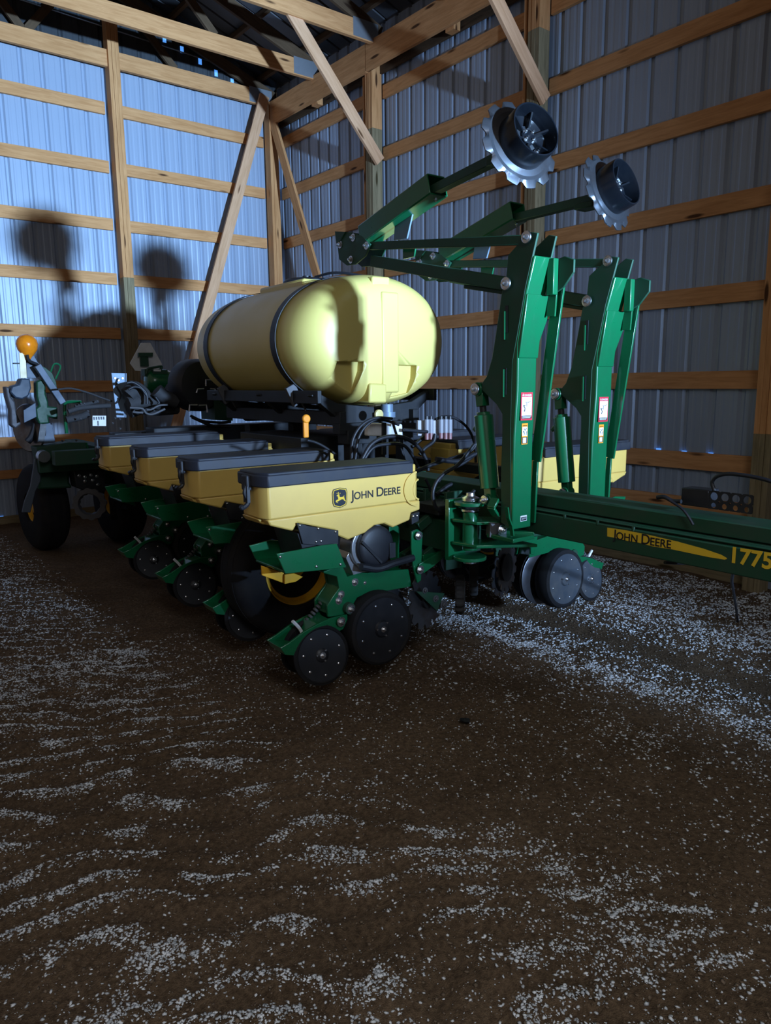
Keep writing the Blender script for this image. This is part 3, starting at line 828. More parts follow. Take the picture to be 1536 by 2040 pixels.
# gauge wheels and opener discs
wheel('gauge_wheel', (0.625, -0.150, 0.255), (-0.03, -1, 0.05), 0.195, 0.105, RU, rivets=8, inner=0.84, dish=0.010)
wheel('gauge_wheel', (0.625, 0.150, 0.255), (-0.03, 1, 0.05), 0.195, 0.105, RU, rivets=8, inner=0.84, dish=0.010)
for s_ in (-1, 1):
    g = G().lathe([(0.02, 0.004), (0.14, 0.003), (0.188, 0.001), (0.190, 0), (0.188, -0.003), (0.02, -0.003)], (0.70, 0.018 * s_, 0.262), (0.05, s_, 0), 40)
    obj('opener_disc', g, 'blade', RU)
# seed meter
mc = (0.612, 0.69)
g = G().lathe([(0.118, 0.06), (0.122, -0.05), (0.118, -0.056)], (mc[0] - 0.012, -0.03, mc[1] - 0.004), (0, 1, 0), 40)
g.prism([(mc[0] - 0.13, mc[1] - 0.02), (mc[0] - 0.02, mc[1] - 0.13), (mc[0] + 0.1, mc[1] - 0.12), (mc[0], mc[1] - 0.20), (mc[0] - 0.1, mc[1] - 0.16), (mc[0] - 0.15, mc[1] - 0.05)], 'v', -0.06, 0.06)
g.mat(1)
g.lathe([(0.105, 0.0), (0.108, -0.045), (0.100, -0.052), (0.085, -0.058), (0.03, -0.062)], (mc[0], -0.07, mc[1]), (0, 1, 0), 40)
g.bar((mc[0] - 0.10, -0.13, mc[1] + 0.04), (mc[0] + 0.02, -0.13, mc[1] - 0.085), 0.014, 0.014)
g.bar((mc[0] + 0.09, -0.12, mc[1] + 0.01), (mc[0] + 0.09, -0.12, mc[1] - 0.07), 0.04, 0.03, (0, 1, 0))
obj('seed_meter', g, ['aluminium', 'black'], RU, bevel=0.002)
g = G().tube([(mc[0] - 0.1, -0.12, mc[1] - 0.09), (mc[0], -0.125, mc[1] - 0.115), (mc[0] + 0.1, -0.12, mc[1] - 0.105), (mc[0] + 0.25, -0.1, mc[1] - 0.10)], 0.020, 10)
obj('meter_drive', g, 'black', RU)
# parallel arms and front struts
g = G()
st = [(0.852, 0.732), (0.892, 0.742), (0.929, 0.718), (0.923, 0.636), (0.92, 0.538), (0.917, 0.455), (0.891, 0.445), (0.861, 0.548), (0.85, 0.646)]
g.prism(st, 'v', -0.105, -0.092)
st2 = [(0.892, 0.553), (0.998, 0.586), (1.1, 0.63), (1.129, 0.594), (0.998, 0.526), (0.929, 0.498), (0.892, 0.509)]
g.prism(st2, 'v', -0.118, -0.105)
obj('parallel_arm', g, 'green', RU, bevel=0.003)
g = G().prism(st, 'v', 0.092, 0.105); g.prism(st2, 'v', 0.105, 0.118)
obj('parallel_arm', g, 'green', RU, bevel=0.003)
obj('arm_gusset', G().prism([(0.939, 0.591), (1.066, 0.592), (0.951, 0.51)], 'v', -0.092, -0.06), 'green', RU, bevel=0.003)
g = G(); g.bar((0.93, -0.06, 0.74), (1.16, -0.06, 0.86), 0.03, 0.05, (0, 0, 1)); g.bar((0.93, 0.06, 0.74), (1.16, 0.06, 0.86), 0.03, 0.05, (0, 0, 1))
g.bar((0.93, -0.06, 0.55), (1.16, -0.06, 0.66), 0.03, 0.05, (0, 0, 1)); g.bar((0.93, 0.06, 0.55), (1.16, 0.06, 0.66), 0.03, 0.05, (0, 0, 1))
g.bar((1.16, -0.09, 0.48), (1.16, -0.09, 0.92), 0.02, 0.12, (1, 0, 0)); g.bar((1.16, 0.09, 0.48), (1.16, 0.09, 0.92), 0.02, 0.12, (1, 0, 0))
obj('mounting_head', g, 'green_dusty', RU, bevel=0.003)
for p in [(0.888, 0.71), (0.899, 0.522)]:
    obj('bolt', G().bolt((p[0], -0.119, p[1]), (0, -1, 0), 0.015, 0.012), 'zinc', RU, smooth=30)
# row cleaner with notched coulter and ribbed wheel
toothed('coulter', (0.983, -0.055, 0.323), (0.30, -1, 0.05), 0.165, RU, 12, 0.03)
g = G().prism([(0.873, 0.405), (1.075, 0.358), (1.036, 0.295), (1.024, 0.262)], 'v', -0.118, -0.108)
g.mat(1)
for p, r in zip([(0.931, 0.401), (1.008, 0.34), (1.067, 0.296)], (0.014, 0.016, 0.020)):
    g.bolt((p[0], -0.12, p[1]), (0, -1, 0), r * 0.8, 0.01)
obj('cleaner_arm', g, ['green_dusty', 'grey'], RU, bevel=0.002)
g = G(); rc = (1.24, -0.245, 0.317)
g.lathe([(0.105, 0), (0.115, -0.01), (0.115, -0.04), (0.105, -0.05)], (rc[0], rc[1] + 0.125 + 0.02, rc[2]), (0.72, -0.69, 0.0), 56, jitter=lambda j, i, r: r * (1.0 if (i // 2) % 2 else 0.9))
g.mat(1).lathe([(0.05, 0.005), (0.095, 0.001), (0.09, -0.05)], (rc[0], rc[1] + 0.125 + 0.02, rc[2]), (0.72, -0.69, 0.0), 28)
obj('row_cleaner', g, ['hose_grey', 'dusty_metal'], RU, label='ribbed rubber wheel')
SKIP = ()
ROWS = [(0, 0.0), (1, 0.005), (2, 0.018), (3, 0.04)]
labels = ['nearest row unit on the near wing', 'second row unit from the camera on the near wing', 'third row unit from the camera on the near wing', 'farthest row unit of the near wing']
for i, dz in ROWS[1:]:
    c = copy_tree(RU, PL, ('downforce_bracket',)); c.location = (0.0, -0.125 + 0.79 * i, dz)
FU = 2.76
for i in range(4):
    c = copy_tree(RU, PL, ('downforce_bracket',)); c.location = (FU, -0.075 + 0.79 * i, 0.0); c.rotation_euler = (0, 0, math.pi)
    for ch in c.children:
        if ch.name.startswith('closing_arm'): ch.location.x += 0.06
        if ch.name.startswith('gauge_wheel') or ch.name.startswith('closing_wheel'):
            ch.data = ch.data.copy(); ch.data.materials[1] = M['dusty_metal']
# badge and lettering on the nearest hopper only
def deer_badge(parent, org, xd, yd, w_):
    """rounded shield with a leaping stag; org is its centre"""
    org = Vector(org); xd = Vector(xd).normalized(); yd = Vector(yd).normalized(); nn = xd.cross(yd)
    sh = [(-0.42, 0.50), (0, 0.57), (0.42, 0.50), (0.50, 0.30), (0.48, -0.25), (0.40, -0.44), (0.0, -0.57), (-0.40, -0.44), (-0.48, -0.25), (-0.50, 0.30)]

    def P(pts, k, h): return [org + xd * (a * w_ * k) + yd * (b * w_ * k) + nn * h for a, b in pts]
    g = G(); n = len(sh)
    g.add(P(sh, 1.0, 0.0012), [tuple(range(n))])
    g.mat(1).add(P(sh, 0.93, 0.0016), [tuple(range(n))])
    g.mat(0).add(P(sh, 0.85, 0.0020), [tuple(range(n))])
    g.mat(1)
    stag = [(-0.30, -0.16), (-0.24, -0.10), (-0.12, -0.07), (-0.14, 0.04), (-0.16, 0.12), (-0.22, 0.12), (-0.24, 0.16), (-0.16, 0.20), (-0.10, 0.22), (-0.04, 0.19), (-0.03, 0.08), (0.05, 0.04), (0.22, 0.05), (0.26, 0.10), (0.30, 0.14), (0.28, 0.05), (0.30, -0.02), (0.34, -0.14), (0.44, -0.26), (0.30, -0.20), (0.22, -0.10), (0.12, -0.09), (-0.02, -0.14), (-0.12, -0.18), (-0.22, -0.20), (-0.12, -0.30), (-0.28, -0.22)]
    g.add(P(stag, 0.95, 0.0024), [tuple(range(len(stag)))])
    for a in ([(-0.12, 0.20), (-0.20, 0.30), (-0.27, 0.30), (-0.19, 0.27)], [(-0.08, 0.20), (-0.10, 0.38), (-0.14, 0.30)], [(-0.06, 0.20), (0.0, 0.30), (0.06, 0.26), (0.0, 0.26)], [(-0.16, 0.26), (-0.22, 0.36), (-0.19, 0.27)]):
        g.add(P(a, 0.95, 0.0024), [tuple(range(4 if len(a) == 4 else 3))])
    return obj('emblem', g, ['ink', 'decal_yellow'], parent, smooth=0)


g = G()
q = [(0.453, 0.948), (0.763, 0.95), (0.454, 0.993)]
put_text(g, [('J', 1.0), ('OHN', 0.78), (' ', 0.28), ('D', 1.0), ('EERE', 0.78)], (q[0][0], -0.1195 - 0.0052, q[0][1]), (q[1][0] - q[0][0], 0, q[1][1] - q[0][1]), (0, 0, 1), q[1][0] - q[0][0], 0.012)
obj('lettering', g, 'ink', RU, smooth=0)
q = [(0.389, 0.965), (0.346, 0.969), (0.434, 0.96)]
deer_badge(RU, (q[0][0], -0.1245, q[0][1]), (1, 0, 0.0), (0, 0, 1), q[2][0] - q[1][0])
tag(RU, 'nearest row unit, with a stag emblem on its yellow hopper')

# ---- big tires
def big_wheel(name, c, axis, r, w, rim_r, parent, label=None):
    g = G(); c = Vector(c); ax = Vector(axis)
    prof = [(rim_r, -0.02), (rim_r * 1.12, 0.012), (r * 0.86, 0.014), (r * 0.95, -0.012), (r, -0.05), (r, -w + 0.05), (r * 0.95, -w + 0.012), (r * 0.86, -w - 0.014), (rim_r * 1.1, -w), (rim_r, -w + 0.02)]
    g.lathe(prof, c, ax, 72, closed=True)
    for k in (0.25, 0.5, 0.75):
        g.lathe([(r * 1.003, -w * k - 0.012), (r * 1.006, -w * k), (r * 1.003, -w * k + 0.012)], c, ax, 72)
    g.mat(1)
    g.lathe([(0.05, -0.03), (0.07, -0.07), (rim_r * 0.72, -0.085), (rim_r * 0.82, -0.05), (rim_r * 0.93, -0.045), (rim_r * 1.0, -0.01), (rim_r * 1.04, -0.012), (rim_r * 0.98, -w * 0.6)], c, ax, 56)
    x, y, d = frame(ax); g.mat(2)
    for k in range(6):
        a = k * math.pi / 3
        g.bolt(c + (x * math.cos(a) + y * math.sin(a)) * rim_r * 0.42 - d * 0.075, d, 0.013, 0.014)
    return obj(name, g, ['rubber', 'rim_yellow', 'zinc'], parent, smooth=40, label=label)


wc = (0.505, 0.468)
big_wheel('wing_tire', (wc[0], 0.36, wc[1]), (0, -1, 0), 0.40, 0.24, 0.205, PL, 'large black tire with a yellow rim behind the nearest row unit')
big_wheel('transport_tire', (-0.10, 4.50, 0.35), (-1, -0.10, 0), 0.42, 0.24, 0.13, PL)
big_wheel('transport_tire', (0.62, 4.42, 0.35), (-1, -0.10, 0), 0.42, 0.24, 0.13, PL)
big_wheel('transport_tire', (2.35, 4.30, 0.36), (1, 0, 0), 0.44, 0.34, 0.21, PL)
big_wheel('wing_tire', (FU - wc[0], 0.55, wc[1]), (0, -1, 0), 0.40, 0.24, 0.205, PL)

# ---- tongue, toolbars and centre frame
tu = 1.21
lb = [(-0.782, 0.752), (-1.863, 0.776), (-1.931, 0.777)]
lt = [(-0.778, 0.879), (-1.922, 0.879)]
g = G().box((1.21, 3.4, 0.760), (1.47, -3.0, 0.872))
g.box((1.235, 3.4, 0.80), (1.44, -3.0, 0.89))
TG = obj('tongue', g, 'green_dusty', PL, bevel=0.006)
g = G()
ut = [(-0.747, 0.998), (-1.898, 1.002), (-0.749, 0.93), (-1.632, 0.907)]
g.box((1.25, 3.2, 0.895), (1.43, -3.0, 0.957))
g.box((1.215, 3.2, 0.878), (1.46, -3.0, 0.888))
for k in range(9): g.box((1.208, 0.2 - k * 0.19, 0.858), (1.222, 0.185 - k * 0.19, 0.885))
obj('tongue_rail', g, 'green_dusty', PL, bevel=0.008)
g = G()
dec = [(-1.195, 0.858), (-1.287, 0.861), (-1.418, 0.858), (-1.542, 0.852), (-1.658, 0.842), (-1.732, 0.831), (-1.754, 0.823), (-1.758, 0.819), (-1.748, 0.814), (-1.682, 0.812), (-1.622, 0.813), (-1.52, 0.815), (-1.496, 0.814), (-1.429, 0.812), (-1.352, 0.817), (-1.307, 0.815), (-1.234, 0.818), (-1.197, 0.818)]
g.prism(dec, 'u', 1.2090, 1.2105)
obj('decal_stripe', g, 'decal_yellow', TG, smooth=0, label='yellow tapering decal stripe')
g = G(); q = [(-1.227, 0.815), (-1.516, 0.82), (-1.226, 0.841)]
put_text(g, [('J', 1.0), ('OHN', 0.78), (' ', 0.28), ('D', 1.0), ('EERE', 0.78)], (1.2075, q[0][0], q[0][1] - 0.002), (0, q[1][0] - q[0][0], q[1][1] - q[0][1]), (0, 0, 1), q[0][0] - q[1][0], 0.012)
obj('lettering', g, 'ink', TG, smooth=0)
g = G(); q = [(-1.778, 0.81), (-1.905, 0.812), (-1.775, 0.848)]
put_text(g, [('1775', 1.0)], (1.2075, q[0][0], q[0][1]), (0, q[1][0] - q[0][0], q[1][1] - q[0][1]), (0, 0, 1), (q[0][0] - q[1][0]) * 1.22, 0.03, 0.10)
obj('lettering', g, 'decal_yellow', TG, smooth=0, label='yellow number 1775')

g = G().bar((1.10, -0.42, 0.70), (1.10, 3.3, 0.70), 0.16, 0.17, (0, 0, 1))
obj('toolbar', g, 'green_dusty', PL, bevel=0.008)
g = G().bar((1.66, -0.36, 0.70), (1.66, 3.3, 0.70), 0.16, 0.17, (0, 0, 1))
obj('toolbar', g, 'green_dusty', PL, bevel=0.008)
g = G().bar((-0.15, 3.75, 0.86), (2.9, 3.75, 0.86), 0.18, 0.18, (0, 0, 1))
g.bar((-0.1, 3.35, 0.92), (2.8, 3.35, 0.92), 0.12, 0.12, (0, 0, 1))
g.bar((0.35, 3.2, 0.92), (0.35, 4.6, 0.92), 0.12, 0.14, (0, 0, 1)); g.bar((2.3, 3.2, 0.92), (2.3, 4.6, 0.92), 0.12, 0.14, (0, 0, 1))
g.bar((0.3, 4.3, 0.62), (2.5, 4.3, 0.62), 0.12, 0.14, (0, 0, 1))
obj('centre_frame', g, 'green_dusty', PL, bevel=0.006)

# ---- liquid tank
TK = empty('tank', (1.36, 0, 0), PL)
g = G(); NS = 64
secs = [(0.635, 0.50, 0.62), (0.645, 0.66, 0.75), (0.67, 0.78, 0.86), (0.72, 0.89, 0.94), (0.80, 0.96, 0.985), (0.92, 1.0, 1.0), (1.5, 1.0, 1.0), (2.2, 1.0, 1.0), (2.34, 0.96, 0.98), (2.44, 0.86, 0.90), (2.50, 0.68, 0.76), (2.52, 0.5, 0.6)]
TA, TB, TZ = 0.605, 0.425, 1.785
vs = []
for (v_, ka, kb) in secs:
    for i in range(NS):
        a = 2 * math.pi * i / NS; c_, s_ = math.cos(a), math.sin(a)
        e = 2 / 2.03
        x = TA * ka * math.copysign(abs(c_) ** e, c_); z = TB * kb * math.copysign(abs(s_) ** e, s_)
        vs.append((x, v_, TZ + z))
fs = []
for j in range(len(secs) - 1):
    for i in range(NS): fs.append((j * NS + i, j * NS + (i + 1) % NS, (j + 1) * NS + (i + 1) % NS, (j + 1) * NS + i))
fs.append(tuple(range(NS))[::-1]); fs.append(tuple((len(secs) - 1) * NS + i for i in range(NS)))
g.add(vs, fs)
TANKM = obj('shell', g, 'tank', TK, smooth=60)
md = TANKM.modifiers.new('s', 'SUBSURF'); md.levels = 1; md.render_levels = 1
# recessed feet pockets cut from the end
def cutter(poly, a, b):
    o = obj('cutter', G().prism(poly, 'v', a, b), 'tank', TK, smooth=0)
    o.hide_render = True; o.hide_viewport = True
    md = TANKM.modifiers.new('b', 'BOOLEAN'); md.operation = 'DIFFERENCE'; md.object = o; md.solver = 'EXACT'
    return o


cuts = []
for poly in ([(-0.3810000000000001, 1.646), (-0.19200000000000017, 1.647), (-0.19800000000000018, 1.589), (-0.2670000000000001, 1.425), (-0.41900000000000015, 1.467)], [(0.06899999999999995, 1.629), (0.23699999999999988, 1.625), (0.23199999999999998, 1.542), (0.19599999999999995, 1.446), (0.039999999999999813, 1.419)]):
    cuts.append(cutter(poly, 0.50, 0.70))
g = G()
nub = [(-0.0990000000000002, 2.16), (0.039999999999999813, 2.164), (0.03599999999999981, 2.04), (-0.10900000000000021, 2.036)]
g.prism([(a_ - 0.0, b_ + 0.012) for a_, b_ in nub], 'v', 0.66, 0.95)
nub2 = [(-0.15700000000000003, 1.511), (-0.02400000000000002, 1.506), (-0.025000000000000133, 1.386), (-0.16600000000000015, 1.389)]
g.prism(nub2, 'v', 0.62, 0.95)
g.prism([(-0.05, 1.45), (0.085, 1.45), (0.085, 2.08), (-0.05, 2.08)], 'v', 0.628, 0.70)
obj('moulded_ridge', g, 'tank', TK, smooth=30, bevel=0.012)
g = G().prism([(-0.22, 1.30), (0.22, 1.30), (0.22, 1.95), (-0.22, 1.95)], 'z', 2.10, 2.225)
obj('filler_dome', g, 'tank', TK, smooth=30, bevel=0.02)
g = G().lathe([(0.19, 0), (0.19, 0.025), (0.17, 0.04), (0.06, 0.046)], (0.02, 1.62, 2.222), (0, 0, 1), 36)
g.tube([(0.0, 1.5, 2.27), (0.05, 1.3, 2.28), (0.2, 1.1, 2.24)], 0.009)
g.lathe([(0.03, 0), (0.03, 0.03)], (0.0, 1.62, 2.26), (0, 0, 1), 12)
obj('filler_lid', g, 'black', TK, smooth=35)
for v_ in (1.04, 2.09):
    g = G(); vs = []; n = 64
    for vv in (v_ - 0.034, v_ + 0.034):
        for k in (1.004, 1.012):
            for i in range(n):
                a = 2 * math.pi * i / n; c_, s_ = math.cos(a), math.sin(a); e = 2 / 2.03
                vs.append(((TA * k + 0.002) * math.copysign(abs(c_) ** e, c_), vv, TZ + (TB * k + 0.002) * math.copysign(abs(s_) ** e, s_)))
    fs = []
    for i in range(n):
        j = (i + 1) % n
        fs += [(i, j, n + j, n + i), (2 * n + i, 3 * n + i, 3 * n + j, 2 * n + j), (n + i, n + j, 3 * n + j, 3 * n + i), (i, 2 * n + i, 2 * n + j, j)]
    g.add(vs, fs)
    obj('strap', g, 'black', TK, smooth=50)
    g = G().bar((-0.50, v_, 1.50), (-0.44, v_, 1.38), 0.075, 0.03, (0, 1, 0))
    g.bar((-0.46, v_ - 0.03, 1.44), (-0.40, v_ - 0.03, 1.34), 0.012, 0.012)
    obj('strap_buckle', g, 'grey', TK, bevel=0.003)
g = G()
for v_ in (0.80, 1.5, 2.25):
    g.prism([(-0.46, 1.46), (-0.50, 1.44), (-0.22, 1.22), (0.22, 1.22), (0.50, 1.44), (0.46, 1.46), (0.30, 1.385), (0.0, 1.355), (-0.30, 1.385)], 'v', v_ - 0.03, v_ + 0.03)
for s_ in (-1, 1): g.bar((s_ * 0.47, 0.72, 1.43), (s_ * 0.47, 2.4, 1.43), 0.03, 0.08)
g.bar((-0.30, 0.72, 1.29), (-0.30, 2.4, 1.29), 0.05, 0.09, (0, 0, 1)); g.bar((0.30, 0.72, 1.29), (0.30, 2.4, 1.29), 0.05, 0.09, (0, 0, 1))
g.box((-0.33, 0.72, 1.19), (0.33, 0.80, 1.26))
obj('cradle', g, 'dark', TK, bevel=0.004)
g = G()
for (x, y) in ((-0.20, 0.76), (0.26, 0.80), (-0.20, 2.2), (0.2, 2.2)):
    g.bar((x, y, 1.20), (x, y, 0.80), 0.09, 0.09)
g.bar((-0.28, 0.76, 1.17), (-0.05, 0.76, 1.17), 0.12, 0.09, (0, 0, 1))
g.box((-0.45, 1.0, 0.95), (-0.1, 1.9, 1.16)); g.box((0.05, 1.1, 0.95), (0.35, 2.0, 1.14))
obj('tank_stand', g, 'dark', TK, bevel=0.004)
g = G().lathe([(0.04, 0), (0.04, -0.05), (0.055, -0.05), (0.055, -0.085), (0.04, -0.085), (0.035, -0.16)], (0.02, 0.68, 1.375), (0, 0, 1), 20)
obj('drain_valve', g, 'blue_grey', TK, smooth=35)
g = G().lathe([(0.032, 0), (0.03, 0.012), (0.012, 0.016)], (-0.10900000000000021, 0.6, 1.315), (0, -1, 0), 20)
obj('gauge_dial', g, 'reflector', TK, label='small round yellow-faced gauge')
hp = [(-0.6120000000000001, 0.66, 1.304), (-0.6130000000000001, 0.66, 1.19)]
g = G().bar(hp[0], hp[1], 0.035, 0.02, (0, 1, 0)); g.lathe([(0.028, 0), (0.025, 0.02)], hp[0], (0, -1, 0), 16)
obj('valve_handle', g, 'orange', TK, bevel=0.006, label='orange valve handle')

# ---- hydraulics and wiring in the middle
def boxed(name, poly, c, d, mat, label=None, bev=0.004):
    return obj(name, G().prism(poly, 'v', c, c + d), mat, PL, bevel=bev, label=label)


boxed('control_module', [(1.0, 1.28), (1.251, 1.264), (1.255, 1.184), (0.992, 1.203)], 0.35, 0.05, 'white', 'white control module box', 0.01)
g = G().prism([(1.089, 1.279), (1.116, 1.278), (1.114, 1.085), (1.086, 1.087)], 'v', 0.335, 0.35)
obj('module_bracket', g, 'black', PL, bevel=0.002)
mb = [(1.418, 0.3, 1.287), (1.552, 0.3, 1.282), (1.381, 0.3, 1.281), (1.646, 0.3, 1.271), (1.647, 0.3, 1.175), (1.381, 0.3, 1.184), (1.46, 0.3, 1.213), (1.591, 0.3, 1.202)]
g = G().prism([(mb[2][0], mb[2][2]), (mb[3][0], mb[3][2]), (mb[4][0], mb[4][2]), (mb[5][0], mb[5][2])], 'v', 0.36, 0.375)
obj('manifold_plate', g, 'white_dull', PL, bevel=0.004)
for q in [(1.422, 0.32, 1.286), (1.456, 0.32, 1.285), (1.54, 0.32, 1.282), (1.578, 0.32, 1.281), (1.615, 0.32, 1.279)]:
    g = G().cyl((q[0], 0.325, q[2]), (q[0], 0.325, q[2] - 0.085), 0.016, 14); g.mat(1).cyl((q[0], 0.325, q[2] - 0.085), (q[0], 0.325, q[2] - 0.125), 0.014, 10)
    g.mat(2).cyl((q[0], 0.325, q[2] + 0.02), (q[0], 0.325, q[2]), 0.012, 8)
    obj('flow_sight_tube', g, ['sight', 'pink', 'black'], PL)
def hose(pts, r=0.010, mat='black', nm='hose', lab=None, par=None):
    return obj(nm, G().tube(pts, r, 8), mat, par or PL, smooth=60, label=lab)


HZ = [(0.1, [(0.765, 0.1, 1.096), (0.833, 0.1, 1.179), (0.933, 0.1, 1.213), (1.063, 0.1, 1.203), (1.169, 0.1, 1.144), (1.229, 0.1, 1.064), (1.244, 0.1, 1.001)], 0.012), (0.14, [(0.797, 0.14, 1.077), (0.87, 0.14, 1.152), (0.962, 0.14, 1.169), (1.085, 0.14, 1.158), (1.153, 0.14, 1.097), (1.212, 0.14, 1.0)], 0.01), (0.25, [(0.801, 0.25, 1.067), (0.808, 0.25, 1.186), (0.869, 0.25, 1.272), (0.971, 0.25, 1.313), (1.094, 0.25, 1.305)], 0.009), (0.28, [(0.844, 0.28, 1.062), (0.87, 0.28, 1.196), (0.936, 0.28, 1.276), (1.03, 0.28, 1.302), (1.166, 0.28, 1.266)], 0.009), (0.24, [(1.086, 0.24, 1.294), (1.115, 0.24, 1.216), (1.153, 0.24, 1.121), (1.192, 0.24, 1.016)], 0.008), (0.4, [(1.557, 0.4, 1.279), (1.623, 0.4, 1.293), (1.726, 0.4, 1.281), (1.843, 0.4, 1.208), (1.905, 0.4, 1.1), (1.919, 0.4, 0.975)], 0.009), (0.42, [(1.378, 0.42, 1.112), (1.421, 0.42, 1.134), (1.508, 0.42, 1.188), (1.563, 0.42, 1.228)], 0.013), (0.3, [(1.344, 0.3, 1.073), (1.386, 0.3, 1.111), (1.455, 0.3, 1.148), (1.471, 0.3, 1.196)], 0.012), (0.3, [(1.221, 0.3, 1.232), (1.334, 0.3, 1.219), (1.407, 0.3, 1.211)], 0.01), (-0.05, [(1.19, -0.05, 0.952), (1.25, -0.05, 1.006), (1.392, -0.05, 1.049), (1.528, -0.05, 1.117)], 0.011), (0.0, [(1.039, 0.0, 1.011), (1.233, -0.0, 1.056), (1.438, -0.0, 1.088), (1.523, -0.0, 1.13), (1.532, -0.0, 1.192)], 0.012), (0.45, [(0.631, 0.45, 1.192), (0.683, 0.45, 1.178), (0.745, 0.45, 1.148), (0.826, 0.45, 1.096)], 0.008)]
for c_, pts_, r_ in HZ: hose(pts_, r_)
H5 = [(-0.3, [(1.234, -0.3, 1.179), (1.12, -0.3, 1.08), (1.016, -0.3, 1.036), (0.961, -0.3, 0.994), (0.938, -0.3, 0.934), (0.955, -0.3, 0.869), (0.996, -0.3, 0.836), (1.052, -0.3, 0.837), (1.151, -0.3, 0.869), (1.238, -0.3, 0.926)], 0.01), (-0.2, [(1.14, -0.2, 0.924), (1.126, -0.2, 0.882), (1.155, -0.2, 0.823), (1.244, -0.2, 0.825)], 0.01), (-0.1, [(1.134, -0.1, 0.891), (1.259, -0.1, 0.941), (1.436, -0.1, 0.931)], 0.012), (-0.1, [(1.133, -0.1, 1.09), (1.303, -0.1, 1.067), (1.426, -0.1, 1.099)], 0.014), (-0.05, [(1.097, -0.05, 0.978), (1.125, -0.05, 0.931), (1.133, -0.05, 0.908)], 0.008)]
for c_, pts_, r_ in H5: hose(pts_, r_)
fz = [(1.282, -0.1, 0.931), (1.335, -0.1, 0.927), (1.405, -0.1, 0.925), (1.468, -0.1, 0.928)]
g = G().cyl(fz[0], fz[1], 0.016, 12); g.cyl(fz[1], fz[2], 0.020, 12)
obj('hose_coupler', g, 'aluminium', PL)
# cross plates and rails seen between the wings
g = G(); g.bar((1.0, 0.1, 0.90), (1.0, 3.2, 0.93), 0.10, 0.05, (0, 0, 1)); g.bar((0.98, -0.2, 0.84), (1.16, -0.2, 0.84), 0.2, 0.05, (0, 0, 1))
g.bar((1.95, 0.2, 0.93), (1.95, 3.2, 0.93), 0.10, 0.06, (0, 0, 1))
obj('walk_rail', g, 'dark', PL, bevel=0.004)

